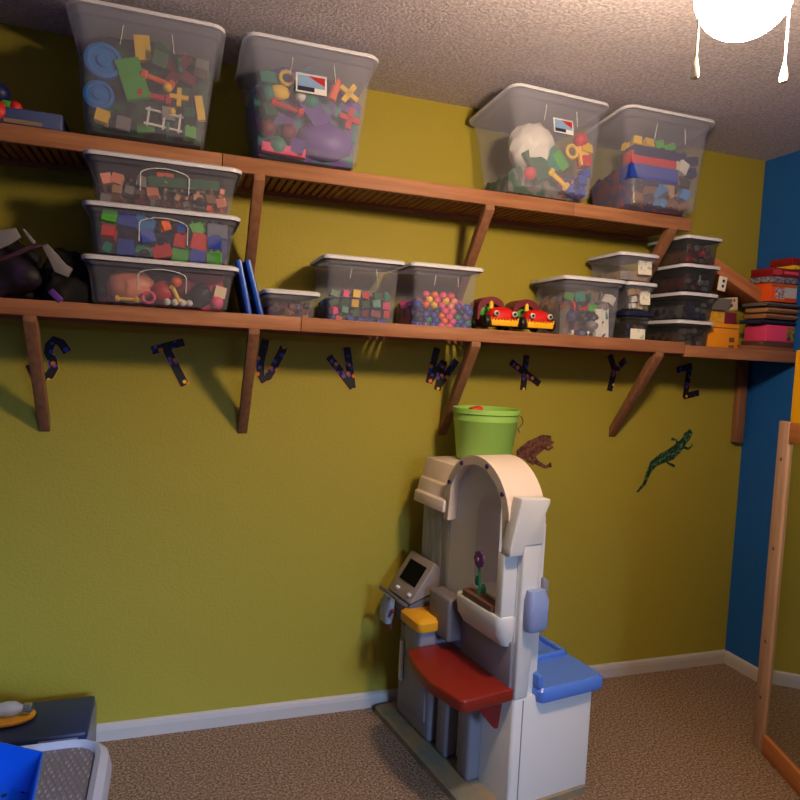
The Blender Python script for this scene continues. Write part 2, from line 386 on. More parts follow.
bm = B(); tube(bm, [(-.121, .50, .52), (-.156, .50, .545), (-.161, .58, .55), (-.156, .65, .545), (-.121, .65, .52)], .007, 8); obj('hood_handle', bm, m_dk, o, smooth=True)
ph = None or obj('toy_handset', loft(B(), [(.028, .06, .43, .01, -.152, .60), (.034, .07, .46, .012, -.152, .60), (.028, .06, .53, .01, -.142, .60)]), mat('handset_blue_grey', (140, 150, 170), .4), K, smooth=True)
bm = B(); tube(bm, [(-.148, .55, .49), (-.158, .57, .46), (-.148, .59, .44), (-.13, .60, .40)], .006, 8); obj('handset_cord', bm, mat('cord_plum', (150, 60, 80), .5), K, smooth=True)
obj('griddle', loft(B(), [(.15, .15, .468, .02, -.062, .445), (.155, .155, .475, .02, -.062, .445), (.155, .155, .500, .02, -.062, .445), (.13, .13, .512, .02, -.062, .445)]), mat('griddle_yellow', (226, 160, 30), .45), K, smooth=True)
obj('griddle_stand', box(B(), -.125, -.0, .385, .50, .36, .468), m_kg, K, bevel=.01)
# fold-out red counter
poly = [(0, .004), (-.185, -.002), (-.196, .01), (-.222, .14), (-.215, .25), (-.185, .36), (-.165, .378), (0, .385)]
bm = B(); prism(bm, poly, .378, .418, 2)
m_red = mat('counter_red', (128, 32, 20), .4)
o = obj('red_counter', bm, m_red, K, bevel=.007, seg=3)
bm = B(); prism(bm, [(-.125, .378), (-.008, .378), (-.008, .345), (-.018, .27), (-.03, .27)], .05, .065, 1); obj('counter_bracket', bm, mat('bracket_red', (120, 22, 26), .4), o)
# blue sink
m_sink = mat('sink_blue', (84, 126, 214), .3)
bm = B(); loft(bm, [(0.270, .44, .362, .02, .222, .20), (0.275, .445, .37, .02, .222, .20), (0.275, .445, .398, .02, .222, .20), (0.260, .43, .408, .02, .222, .20)])
o = obj('sink_top', bm, m_sink, K, smooth=True)
bm = B()
for b_ in ((.10, .345, .150, .166), (.10, .345, .39, .406), (.10, .115, .15, .40), (.33, .345, .15, .40)): box(bm, b_[0], b_[1], b_[2], b_[3], .403, .425)
obj('basin_rim', bm, m_sink, o, bevel=.006, seg=3)
bm = B(); lathe(bm, [(.03, 0), (.06, .004), (.065, .012), (.03, .018), (.01, .019)], 24, Matrix.Translation((.19, .25, .402))); obj('basin_bowl', bm, m_sink, o, smooth=True)
bm = B(); box(bm, .085, .105, -.012, .06, .405, .45); obj('splash_lip', bm, m_sink, o, bevel=.008, seg=3)
obj('towel_holder', loft(B(), [(.066, .035, .604, .014, .052, -.012), (.078, .045, .618, .016, .052, -.014), (.078, .045, .70, .016, .052, -.014), (.06, .035, .732, .014, .050, -.010)]), mat('holder_blue', (140, 156, 200), .4), K, smooth=True)
obj('tap_knob', loft(B(), [(.02, .03, .69, .006, .105, .02), (.024, .03, .745, .006, .105, .02), (.01, .02, .757, .004, .10, .02)]), m_kg, K, smooth=True)

# bucket on the roof
KM = Matrix.Translation(KO) @ Matrix.Rotation(KA, 4, 'Z')
bp = KM @ Vector((.19, .51, 1.0565))
t = thing('bucket', 'lime green plastic bucket standing on the roof of the play kitchen', 'bucket', bp)
m_bg = mat('bucket_green', (158, 206, 92), .5)
obj('pail', lathe(B(), [(.094, 0), (.098, .006), (.114, .135), (.116, .137), (.116, .16), (.121, .162), (.121, .178), (.114, .178), (.110, .135), (.09, .008)], 40), m_bg, t, smooth=True)
bm = B(); tube(bm, [(.120+.016*math.sin(q)+.004, -.03+.014*math.sin(q*.5), .155-.05*q/PI*.9) for q in [PI*i/10 for i in range(11)]]+[(.105, -.06, .10)], .0025, 6)
obj('bail_handle', bm, mat('bail_grey', (90, 100, 70), .5), t)
t.scale = (1.07, 1.07, 1.10)
q = bp+Vector((-.055, -.04, 0))
bm = B(); prism(bm, [(-.035, .0), (.02, .0), (.012, .034), (-.03, .026)], -.02, .02, 1, Matrix.Translation((0, 0, .0)))
tag(obj('toy_shovel', bm, mat('toy_red', (214, 52, 30), .4), bevel=.003), 'red plastic toy poking out over the rim of the green bucket', 'toy').location = q+Vector((0, 0, .172))

# ------------------------------------------------------------------ bins
m_cl = clear('clear_bin', (206, 206, 232), .11); m_cl2 = clear('clear_box', (200, 202, 226), .09); m_lid = clear('frosted_lid', (226, 228, 246), .9, .3)
m_lidb = mat('navy_lid', (26, 30, 66), .35); m_grime = clear('smoky_box', (70, 72, 78), .26)
m_mould = mat('moulded_handle', (210, 214, 222), .3)
STK = [('sticker_white', (220, 222, 226)), ('sticker_blue', (130, 165, 210)), ('sticker_red', (176, 34, 44)), ('sticker_navy', (30, 34, 70))]
def sticker(parent, x, z, w, h, y, yaw=0, slope=0):
    M = Matrix.Translation((x, y, z)) @ Matrix.Rotation(-slope, 4, 'X')
    s = obj('sticker', box(B(), -w/2, w/2, -.001, 0, -h/2, h/2, M), mat(*STK[0]), parent)
    obj('sticker_print', box(B(), -w*.44, w*.44, -.0018, -.001, -h*.2, h*.38, M), mat(*STK[1]), s)
    bm = B(); prism(bm, [(-w*.1, h*.38), (w*.44, h*.38), (w*.44, -h*.05), (w*.2, h*.12)], -.0026, -.0018, 1, M); obj('sticker_print', bm, mat(*STK[2]), s)
    obj('sticker_print', box(B(), -w*.44, w*.1, -.0026, -.001, -h*.42, -h*.2, M), mat(*STK[3]), s)
class Bin: pass
def make_bin(name, label, x0, x1, yf, depth, z0, h, taper, tilt=0, yaw=0, mm=None, lidm=None, group=None, handle='arc', r=.03, dt=None, lidh=.012):
    """x0,x1: rim ends; yf: front of rim; depth at rim; z0 bottom; h height with lid; taper: how much narrower the floor is"""
    b = Bin(); b.w1 = x1-x0; b.w0 = b.w1-taper; b.d1 = depth; b.d0 = depth-(dt if dt is not None else taper); b.h = h
    t = thing(name, label, 'storage bin' if h > .2 else 'storage box', ((x0+x1)/2, yf+depth/2, z0), (tilt, 0, yaw), group)
    b.M = Matrix.Translation(t.location) @ Matrix.Rotation(yaw, 4, 'Z') @ Matrix.Rotation(tilt, 4, 'X'); b.t = t
    lip = min(.012, h*.07); hh = h-lidh
    def W(z): k = z/hh; return b.w0+(b.w1-2*lip-b.w0)*k, b.d0+(b.d1-2*lip-b.d0)*k
    b.W = W; s = lip*.9; wt = .0018
    zs = hh-max(.022, h*.09); secs = [(W(0)[0]-.016, W(0)[1]-.016, 0, r*.7), (W(.006)[0], W(.006)[1], .006, r)]
    secs += [(*W(zs), zs, r), (W(zs)[0]+lip, W(zs)[1]+lip, zs+.004, r), (*[v_+lip for v_ in W(hh)], hh-.003, r), (b.w1, b.d1, hh-.002, r), (b.w1, b.d1, hh, r)]
    inn = [(s_[0]-2*wt, s_[1]-2*wt, max(s_[2], wt), s_[3]*.95) for s_ in reversed(secs[:-2])]
    bm = B(); loft(bm, secs+[(secs[-1][0]-2*lip, secs[-1][1]-2*lip, hh, r)]+inn)
    obj('tub', bm, mm or m_cl2, t, smooth=True)
    bm = B(); loft(bm, [(b.w1+.008, b.d1+.008, hh-.004, r+.004), (b.w1+.010, b.d1+.010, hh+lidh*.5, r+.004), (b.w1-.004, b.d1-.004, hh+lidh*.9, r), (b.w1-.03, b.d1-.03, hh+lidh*.9, r), (b.w1-.04, b.d1-.04, hh+.001, r), (b.w1-.04, b.d1-.04, hh-.001, r), (b.w1-.002, b.d1-.002, hh+.0005, r), (b.w1+.004, b.d1+.004, hh-.004, r+.002)])
    o = obj('lid', bm, lidm or m_lid, t, smooth=True)
    b.slope = math.atan2((b.d1-2*lip-b.d0)/2, hh)
    if handle == 'arc':
        wa = b.w1*.155; za = hh*.35; zb_ = hh*.86; pts = []
        for k in range(9):
            q = k/8; a_ = PI*q; x = -wa*math.cos(a_); zz = zb_-.02+.02*math.sin(a_); pts.append((x, zz))
        pts = [(-wa, za)]+pts+[(wa, za)]
        bm = B(); tube(bm, [(x, -W(z)[1]/2-(lip*.5 if z > zs else 0)-.0005, z) for x, z in pts], .0018, 6); obj('moulded_handle', bm, m_mould, t)
    elif handle == 'tick':
        for x in (-b.w1*.17, b.w1*.17):
            bm = B(); tube(bm, [(x*(1-.05*k), -W(z)[1]/2-(lip*.5 if z > zs else 0)-.0005, z) for k, z in enumerate((hh*.72, hh*.8, hh*.88))], .0014, 6)
            obj('moulded_handle', bm, m_mould, t)
    return b
def inside(b, u, v, z, rot=None):
    """u,v in -1..1 across the bin at height z -> world matrix"""
    w, d = b.W(z); return b.M @ Matrix.Translation((u*(w/2-.006), v*(d/2-.006), z))
COL = dict(red=(200, 34, 34), blue=(30, 62, 170), green=(70, 160, 50), yellow=(232, 188, 40), orange=(232, 96, 34), teal=(20, 122, 104), dark_green=(20, 84, 50), pink=(226, 70, 120), purple=(92, 62, 150), maroon=(110, 30, 46),
           grey=(120, 116, 116), brown=(120, 78, 52), white=(224, 220, 212), black=(26, 24, 30), peach=(226, 140, 112), light_blue=(66, 130, 196), cream=(222, 196, 160), sky=(30, 120, 200), navy=(24, 30, 90), tan=(176, 136, 96))
def cm(n): return mat('plastic_'+n, COL[n], .45, .4)
MESH = {}
def shape_mesh(kind):
    if kind in MESH: return MESH[kind]
    bm = B()
    if kind == 'brick':      # unit brick with studs, fits a radius .5 sphere-ish box
        box(bm, -.5, .5, -.32, .32, -.25, .2)
        for x in (-.25, .25):
            for y in (-.16, .16): lathe(bm, [(.1, .2), (.1, .3)], 8, Matrix.Translation((x, y, 0)))
    elif kind == 'cube': box(bm, -.4, .4, -.4, .4, -.4, .4)
    elif kind == 'ball': bmesh.ops.create_icosphere(bm, subdivisions=2, radius=.5)
    elif kind == 'ring': 
        tube(bm, [(.38*math.cos(2*PI*k/14), 0, .38*math.sin(2*PI*k/14)) for k in range(14)], .11, 6, True)
    elif kind == 'wheel':
        lathe(bm, [(.5, -.1), (.5, .1), (.4, .12), (.36, .06), (.2, .06), (.16, .14), (.02, .14)], 22, Matrix.Rotation(PI/2, 4, 'X'))
    elif kind == 'stick':
        tube(bm, [(-.5, 0, 0), (-.46, 0, 0), (-.34, 0, 0), (-.3, 0, 0), (.3, 0, 0), (.34, 0, 0), (.46, 0, 0), (.5, 0, 0)], [.06, .13, .13, .07, .07, .13, .13, .06], 8)
    elif kind == 'cross': box(bm, -.5, .5, -.1, .1, -.12, .12); box(bm, -.12, .12, -.1, .1, -.5, .5)
    elif kind == 'slab': box(bm, -.5, .5, -.08, .08, -.3, .3)
    elif kind == 'arch':
        strip(bm, [(-.5+i/12) for i in range(13)], lambda w: (math.sqrt(max(.09-w*w, 0)) if abs(w) < .3 else 0)-.25, lambda w: .2, -.18, .18)
    elif kind == 'figure':
        lathe(bm, [(.02, -.5), (.2, -.48), (.17, -.1), (.2, .1), (.1, .16), (.16, .25), (.17, .36), (.1, .46), (.02, .5)], 12)
    elif kind == 'puff':
        bmesh.ops.create_icosphere(bm, subdivisions=3, radius=.5)
        for v_ in bm.verts: v_.co *= 1+.10*math.sin(v_.co.x*17)*math.cos(v_.co.y*15+v_.co.z*13)
    bmesh.ops.recalc_face_normals(bm, faces=bm.faces[:]); me = bpy.data.meshes.new(kind); bm.to_mesh(me); bm.free(); MESH[kind] = me; return me
KN = dict(brick='toy_brick', cube='toy_cube', ball='toy_ball', ring='toy_ring', wheel='toy_disc', stick='toy_stick', cross='toy_cross_piece', slab='toy_plate', arch='toy_arch_block', figure='toy_figure', puff='pompom')
KD = dict(brick='studded brick', cube='cube block', ball='ball', ring='ring', wheel='wheel', stick='dumbbell-shaped peg', cross='cross-shaped piece', slab='flat plate', arch='arch block', figure='peg figure', puff='fluffy pompom')
MS = {}
def toy(kind, colr, b, where, u, v, z, s, rot=None, sc_=(1, 1, 1), size='', extra=None):
    key = kind+colr
    if key not in MS:
        me = shape_mesh(kind).copy(); me.materials.append(cm(colr))
        if kind in ('ball', 'puff', 'wheel', 'stick', 'figure', 'ring'):
            for f in me.polygons: f.use_smooth = True
            me.set_sharp_from_angle(angle=math.radians(40))
        MS[key] = me
    o = bpy.data.objects.new(KN[kind], MS[key]); C.objects.link(o)
    R = Matrix.Identity(4) if rot is None else (Matrix.Rotation(rot[2], 4, 'Z') @ Matrix.Rotation(rot[1], 4, 'Y') @ Matrix.Rotation(rot[0], 4, 'X'))
    o.matrix_world = inside(b, u, v, z) @ R @ Matrix.Diagonal((s*sc_[0], s*sc_[1], s*sc_[2], 1))
    cn = colr.replace('_', ' ')
    lab = extra or ('%s%s %s in %s' % (size, cn, KD[kind], where))
    tag(o, lab, 'toy', '%s %s pieces in %s' % (cn, KD[kind], where)); return o
def fill(b, where, cell, kinds, cols, ztop, zlo=.006, fill_=.92, ys=None, holes=(), upto=2):
    """layers of toys; only the front rows, which the photo can show"""
    z = zlo+cell*.42; row = 0
    while z < ztop:
        w, d = b.W(z); nx = max(1, int((w-.016)/cell)); ny = max(1, int((d-.016)/cell)); ny_ = min(ny, upto)
        for j in range(ny_):
            for i in range(nx):
                u = (i+.5-nx/2)*cell/(w/2-.006); v = -1+(j+.5)*cell*1.02/(d/2-.006)
                if j == 0: v = -1+(.52*cell)/(d/2-.006)
                if any(h0 <= u <= h1 and g0 <= z <= g1 for h0, h1, g0, g1 in holes): continue
                if rnd.random() > .97: continue
                k = rnd.choice(kinds); s = cell*fill_*rnd.uniform(.86, 1.04)
                cc = rnd.choice(cols(z) if callable(cols) else cols)
                f = .75 if k in ('brick', 'cube') else .95
                toy(k, cc, b, where, u+rnd.uniform(-.01, .01), v, z+rnd.uniform(-.003, .003), s*(.93 if k in ('brick', 'cube') else 1), (rnd.uniform(-.25, .25), rnd.uniform(-.4, .4), rnd.choice((0, PI/2))+rnd.uniform(-.3, .3)), (1, 1, 1.5) if k == 'brick' else (1, 1, 1))
        z += cell*.8; row += 1

TILT = -math.radians(5.5)
def big(label, x0, x1, taper, yf=-.395, h=.35, yaw=0, depth=.35):
    return make_bin('storage_bin', label, x0, x1, yf, depth, 2.046, h, taper, tilt=TILT, yaw=yaw, mm=m_cl, handle='tick', r=.04, dt=.09)
b1 = big('leftmost large clear lidded bin of blue wheels and gears on upper shelf', -2.945, -2.507, .10)
b2 = big('second large clear bin from the left, with purple toys and a sticker', -2.447, -2.015, .105)
b3 = big('large clear bin with a white sack inside, right of the ceiling gap', -1.540, -1.118, .09, yaw=.06)
b4 = big('rightmost large clear bin with red and blue toys on upper shelf', -1.050, -.625, .11, h=.36)
sticker(b2.t, -.005, .225, .10, .065, -b2.W(.225)[1]/2-.002, slope=b2.slope)
sticker(b3.t, .01, .235, .085, .055, -b3.W(.235)[1]/2-.002, slope=b3.slope)
# bin 1
w1 = 'the leftmost big bin'
toy('wheel', 'sky', b1, w1, -.66, -.74, .205, .105, (0, 0, .1), extra='large blue toy wheel near the top left of the leftmost big bin')
toy('wheel', 'sky', b1, w1, -.76, -.74, .105, .085, (0, 0, 0), extra='smaller blue toy wheel below the large one in the leftmost big bin')
toy('slab', 'green', b1, w1, -.22, -.78, .165, .12, (0, 1.25, 0), (1, 1, .95), extra='bright green plate standing upright beside the blue wheels')
toy('stick', 'orange', b1, w1, .16, -.80, .175, .10, (0, .25, 0), (1, 1, 1.2), extra='upper orange peg right of the bright green plate')
toy('stick', 'red', b1, w1, .12, -.80, .125, .10, (0, .05, 0), (1, 1, 1.2), extra='red peg right of the bright green plate, below the orange one')
toy('slab', 'yellow', b1, w1, -.08, -.70, .265, .075, (0, 1.45, 0), (1, 1.6, 1), extra='yellow ridged block high in the leftmost big bin')
toy('cross', 'maroon', b1, w1, .46, -.72, .215, .115, (0, .5, 0), extra='dark maroon cross piece at the upper right of the leftmost big bin')
toy('cross', 'yellow', b1, w1, .52, -.86, .13, .055, (0, 0, 0), extra='small yellow cross piece at the right of the leftmost big bin')
toy('ball', 'yellow', b1, w1, .32, -.84, .155, .03, extra='small yellow ball in the middle of the leftmost big bin')
toy('ball', 'yellow', b1, w1, .42, -.86, .085, .024, extra='tiny yellow ball low in the leftmost big bin')
# white ladder
o_ = thing('toy_ladder', 'small white toy ladder lying low in the leftmost big bin', 'toy'); o_.matrix_world = inside(b1, .30, -.88, .055) @ Matrix.Rotation(.1, 4, 'Y')
for zz in (-.022, .022): obj('ladder_rail', box(B(), -.055, .055, -.003, .003, zz-.003, zz+.003), cm('white'), o_)
for xx in (-.045, 0, .045): obj('ladder_rung', box(B(), xx-.003, xx+.003, -.0025, .0025, -.03, .03), cm('white'), o_)
toy('slab', 'yellow', b1, w1, .88, -.80, .11, .075, (0, 1.4, 0), (1, 1, .5), extra='thin yellow strip standing at the right end of the leftmost big bin')
toy('cube', 'yellow', b1, w1, -.72, -.84, .038, .045, (0, .2, 0), extra='yellow cube in the bottom left corner of the leftmost big bin')
fill(b1, w1, .062, ['cube', 'slab', 'brick', 'cross', 'ring'], ['dark_green', 'teal', 'green', 'black', 'dark_green', 'dark_green', 'grey', 'tan'], .27, holes=[(-.95, .0, .06, .25), (0, .75, .1, .2)], upto=1)
obj_ = None
def backmass(b, label, colr, ztop, v0=-.35, nm='toy_heap'):
    """the unsorted rest of the toys behind the front rows"""
    bm = B(); w, d = b.W(.01); w2, d2 = b.W(ztop)
    N = 10; top = [[0]*(N+1) for _ in range(N+1)]
    g = []
    for i in range(N+1):
        r_ = []
        for j in range(N+1):
            u = -1+2*i/N; v = v0+(1-.04-v0)*j/N
            z = ztop*(1-.25*abs(u)**3)+rnd.uniform(-.02, .02)*min(1, ztop*6); W_, D_ = b.W(max(z, .02)); W_ -= .02; D_ -= .02
            r_.append((bm.verts.new((u*W_/2, v*D_/2, z)), bm.verts.new((u*(w-.02)/2, v*(d-.02)/2, .006))))
        g.append(r_)
    for i in range(N):
        for j in range(N):
            for k in (0, 1): bm.faces.new((g[i][j][k], g[i+1][j][k], g[i+1][j+1][k], g[i][j+1][k]))
    for i in range(N):
        for (a_, c_) in ((g[i][0], g[i+1][0]), (g[i][N], g[i+1][N]), (g[0][i], g[0][i+1]), (g[N][i], g[N][i+1])): bm.faces.new((a_[0], c_[0], c_[1], a_[1]))
    o = obj(nm, bm, mat('heap_'+'_'.join(colr), COL[colr[0]], .6, c2=COL[colr[1]], cscale=26, mixlo=.42, mixhi=.56)); o.matrix_world = b.M
    tag(o, label, 'toys'); o['kind'] = 'stuff'; return o
backmass(b1, 'dark green heap of small toy parts filling the leftmost big bin', ('dark_green', 'black'), .29, -.62)
# bin 2
w2 = 'the second big bin'
toy('ball', 'purple', b2, w2, .35, -.62, .075, .13, None, (1.5, .8, 1), extra='large purple toy lying low in the second big bin')
toy('slab', 'purple', b2, w2, .1, -.78, .155, .10, (0, .9, 0), extra='purple plate behind the sticker of the second big bin')
toy('ring', 'yellow', b2, w2, -.42, -.85, .245, .055, (0, 0, 0), extra='yellow toy goggle ring at the upper left of the second big bin')
toy('ball', 'yellow', b2, w2, -.55, -.80, .20, .07, None, (1, .6, .7), extra='yellow toy body below the yellow ring in the second big bin')
toy('stick', 'red', b2, w2, -.42, -.84, .155, .11, (0, .2, 0), extra='red toy peg at the left of the second big bin')
toy('figure', 'orange', b2, w2, .42, -.84, .235, .08, (0, .3, 0), extra='orange toy figure at the upper right of the second big bin')
toy('cross', 'yellow', b2, w2, .68, -.84, .23, .07, (0, .6, 0), extra='yellow toy figure with spread arms at the right of the second big bin')
toy('cross', 'red', b2, w2, .75, -.84, .15, .07, (0, .2, 0), extra='red toy cross piece at the right edge of the second big bin')
toy('ball', 'white', b2, w2, -.18, -.86, .195, .035, extra='white toy ball left of the sticker in the second big bin')
toy('slab', 'pink', b2, w2, -.5, -.80, .02, .14, (0, .05, 0), (1, .8, .35), extra='pink plate on the floor of the second big bin')
toy('stick', 'white', b2, w2, .22, -.93, .06, .035, (0, .8, 0), extra='tiny white peg low in the second big bin')
fill(b2, w2, .066, ['cube', 'slab', 'ball'], ['purple', 'teal', 'navy', 'dark_green', 'maroon'], .28, holes=[(-.7, -.1, .13, .28), (.25, .95, .12, .28), (-.1, .85, .0, .14)], upto=1)
backmass(b2, 'purple and teal heap of toys filling the second big bin', ('teal', 'purple'), .30, -.58)
# bin 3
w3 = 'the big bin with the white sack'
toy('puff', 'white', b3, w3, -.38, -.45, .175, .19, (0, .3, 0), (.9, .8, .95), extra='bulging white plastic sack inside the third big bin')
toy('slab', 'teal', b3, w3, -.1, -.80, .13, .10, (0, 1.3, 0), extra='teal upright plate in front of the white sack')
toy('slab', 'dark_green', b3, w3, -.42, -.82, .10, .12, (0, 1, 0), extra='dark green plate at the foot of the white sack')
toy('ball', 'red', b3, w3, -.62, -.84, .06, .05, extra='red ball in the lower left of the bin with the white sack')
toy('slab', 'green', b3, w3, .15, -.84, .125, .07, (0, .9, 0), extra='green plate below the sticker of the bin with the white sack')
toy('ring', 'yellow', b3, w3, .42, -.86, .165, .06, (0, 0, 0), (1, 1, 1), extra='yellow ring below the sticker on the bin with the white sack')
toy('slab', 'yellow', b3, w3, .72, -.84, .16, .07, (0, 1.4, 0), extra='yellow plate at the right side of the bin with the white sack')
toy('ball', 'red', b3, w3, .62, -.82, .215, .055, extra='red ball above the yellow plate in the third big bin')
toy('stick', 'yellow', b3, w3, .1, -.90, .055, .10, (0, .6, 0), (1, 1, 1.3), extra='yellow toy wrench lying slanted in the bin with the white sack')
fill(b3, w3, .05, ['cube', 'brick', 'stick'], ['blue', 'red', 'teal', 'light_blue', 'blue', 'peach'], .07, holes=[(-.2, .3, 0, .1), (-.8, -.45, 0, .1)], upto=2)
fill(b3, w3, .055, ['cube', 'brick'], ['blue', 'red', 'blue', 'yellow'], .20, zlo=.075, holes=[(-1, .55, 0, .3)], upto=1)
backmass(b3, 'mixed heap of toys under and behind the white sack', ('dark_green', 'grey'), .10, -.45)
# bin 4
w4 = 'the rightmost big bin'
toy('slab', 'red', b4, w4, -.35, -.80, .165, .21, (1.57, 0, 0), (1, 2.2, .4), extra='long red toy bar across the rightmost big bin')
toy('slab', 'blue', b4, w4, -.35, -.80, .125, .22, (1.57, 0, 0), (1, 1.6, .45), extra='long blue toy bar under the red bar in the rightmost big bin')
toy('slab', 'navy', b4, w4, -.30, -.78, .205, .20, (1.57, 0, 0), (1, 1.2, .45), extra='dark blue toy bar on top of the red bar in the rightmost big bin')
toy('cube', 'white', b4, w4, .45, -.85, .17, .055, (.2, .3, .2), extra='white block at the right of the rightmost big bin')
toy('slab', 'tan', b4, w4, .25, -.86, .08, .06, (0, 1, 0), extra='tan plate standing low in the rightmost big bin')
fill(b4, w4, .052, ['cube', 'ball', 'brick', 'slab'], ['red', 'yellow', 'green', 'orange', 'blue'], .25, zlo=.22, holes=[(.4, 1, 0, 1)], upto=2)
fill(b4, w4, .055, ['cube', 'brick', 'slab'], ['navy', 'grey', 'black', 'light_blue', 'navy', 'brown'], .21, holes=[(-1, .2, .09, .3), (.2, .6, .12, .2)], upto=1)
backmass(b4, 'dark mixed heap of toys in the rightmost big bin', ('navy', 'maroon'), .19, -.45)

# left stack
ST = 'stack of clear boxes left of the blue boards'
def flat(label, z0, h): return make_bin('storage_box', label, -2.895, -2.442, -.335, .315, z0, h, .055, mm=m_cl2, handle='arc', r=.03, dt=.055)
s3 = flat('bottom clear box of the left stack, with a peach ball and toy food', 1.551, .143)
s2 = flat('middle clear box of the left stack, filled with large bright bricks', 1.6955, .156)
s1 = flat('top clear box of the left stack, of small brown and orange pieces', 1.850, .149)
fill(s1, 'the top box of the left stack', .034, ['cube', 'cross', 'stick', 'arch'], lambda z: ['orange', 'yellow', 'orange', 'brown', 'grey', 'maroon'] if z < .045 else ['grey', 'brown', 'maroon', 'brown', 'tan', 'peach'], .085, upto=1, fill_=1.2)
toy('slab', 'dark_green', s1, 'the top box', .28, -.90, .085, .21, (1.57, -.05, 0), (1, .9, .22), extra='long dark green bar lying in the top box of the left stack')
for u_, z_ in ((-.2, .082), (-.08, .09), (.0, .103)): toy('arch', 'orange', s1, 'the top box of the left stack', u_, -.86, z_, .05, (0, -.3, 1.57))
backmass(s1, 'brown heap of small pieces filling the top box of the left stack', ('brown', 'maroon'), .07, -.6)
fill(s2, 'the middle box of the left stack', .052, ['brick', 'brick', 'cube', 'arch'], lambda z: ['red', 'blue', 'yellow', 'green', 'orange', 'blue', 'teal'] if z < .05 else ['blue', 'navy', 'red', 'green', 'orange', 'blue', 'light_blue'], .12, upto=1, fill_=1.3)
backmass(s2, 'blue and red heap of bricks filling the middle box', ('blue', 'navy'), .12, -.35)
w_ = 'the bottom box of the left stack'
toy('ball', 'peach', s3, w_, -.47, -.45, .062, .115, None, (1.3, .8, .95), extra='large peach coloured ball in the bottom box of the left stack')
toy('ball', 'red', s3, w_, .02, -.60, .05, .075, None, (1, 1, 1), extra='big red ball in the middle of the bottom box')
toy('ball', 'maroon', s3, w_, .30, -.45, .07, .08, None, (1, 1, .9), extra='dark maroon ball in the bottom box of the left stack')
toy('ball', 'orange', s3, w_, .20, -.86, .082, .036, extra='small orange ball on top in the bottom box of the left stack')
toy('stick', 'yellow', s3, w_, .20, -.86, .045, .06, (0, 1.1, 0), (1, 1.4, 1.6), extra='yellow bone-shaped toy in the bottom box of the left stack')
toy('puff', 'black', s3, w_, .58, -.62, .045, .075, extra='black ball in the bottom box of the left stack')
toy('slab', 'pink', s3, w_, .60, -.2, .085, .13, (.3, 0, 0), extra='pink plate behind the black ball in the bottom box')
toy('cube', 'cream', s3, w_, .86, -.72, .060, .045, (0, .2, .2), extra='cream cube in the right end of the bottom box')
toy('ball', 'pink', s3, w_, .84, -.84, .026, .045, extra='pink ball in the right corner of the bottom box')
toy('ring', 'pink', s3, w_, -.2, -.84, .028, .045, (0, 0, 0), extra='pink ring in the bottom box of the left stack')
toy('stick', 'yellow', s3, w_, -.52, -.9, .018, .07, (0, 0, 0), extra='yellow peg on the floor of the bottom box')
for u_ in (.08, .2, .32, .42): toy('ball', 'white', s3, w_, u_, -.90, .018, .022)
backmass(s3, 'dark reddish heap of toys at the back of the bottom box', ('maroon', 'pink'), .05, .1)

# small boxes on the lower shelf
Z1 = 1.528
c0 = make_bin('storage_box', 'small low clear box of dark pieces right of the blue boards', -2.350, -2.166, -.285, .26, Z1, .110, .03, mm=m_cl2, handle=None, r=.02)
fill(c0, 'the small low box', .026, ['cube', 'stick', 'cross'], ['maroon', 'brown', 'grey', 'purple', 'tan', 'black'], .075, upto=1)
backmass(c0, 'dark heap of small pieces in the small low box', ('brown', 'maroon'), .065, -.5)
c1 = make_bin('storage_box', 'tall clear box of coloured cubes left of the pompom box', -2.158, -1.872, -.295, .26, Z1, .24, .045, mm=m_cl2, handle='tick', r=.02)
w_ = 'the tall box of coloured cubes'
fill(c1, w_, .038, ['cube', 'brick'], lambda z: ['blue', 'blue', 'navy', 'blue', 'red'] if z < .045 else ['blue', 'red', 'yellow', 'dark_green', 'teal', 'pink', 'dark_green', 'yellow', 'maroon'], .125, upto=1)
backmass(c1, 'heap of cubes behind the front rows in the tall box', ('blue', 'dark_green'), .11, -.6)
c2 = make_bin('storage_box', 'tall clear box of pink and orange pompoms beside the red toy cars', -1.845, -1.568, -.295, .26, Z1, .242, .045, mm=m_cl2, handle='tick', r=.02)
w_ = 'the tall pompom box'
for k in range(62):
    j = k % 7; i = k//7; u = -.84+j*.28+(i % 2)*.10; z = .022+i*.0185
    mid = -.7 < u < .45
    if not mid and z > .10: continue
    colr = rnd.choice(['pink', 'orange', 'pink', 'yellow', 'orange', 'peach'] if (mid and z > .085) else (['pink', 'purple', 'pink', 'orange'] if -.1 < u < .5 else ['blue', 'purple', 'navy', 'blue', 'teal']))
    if z > .15: continue
    toy('puff', colr, c2, w_, u, -.84+.05*rnd.random(), z, .027)
backmass(c2, 'pink and blue heap of pompoms behind the front rows', ('purple', 'pink'), .125, -.65)
bg = make_bin('storage_box', 'large clear box of dress-up toys right of the red toy cars', -1.225, -.948, -.295, .27, Z1, .248, .045, mm=m_cl2, handle=None, r=.02)
w_ = 'the box of dress-up toys'
fill(bg, w_, .046, ['slab', 'puff', 'cube', 'ring'], lambda z: ['pink', 'peach', 'white', 'navy', 'white'] if z < .06 else (['grey', 'black', 'teal', 'pink', 'navy', 'white'] if z < .13 else ['white', 'red', 'teal', 'brown', 'green', 'grey']), .205, upto=1, fill_=1.12)
for u_, z_, l_ in ((.35, .07, 'left'), (.62, .075, 'right')): toy('slab', 'white', bg, w_, u_, -.9, z_, .12, (0, 1.5, 0), (1, 1, .4), extra='%s white strip standing at the front of the dress-up box' % l_)
toy('wheel', 'black', bg, w_, -.3, -.88, .16, .05, extra='black disc in a white ring high in the dress-up box')
backmass(bg, 'grey and pink heap filling the box of dress-up toys', ('grey', 'brown'), .19, -.6)
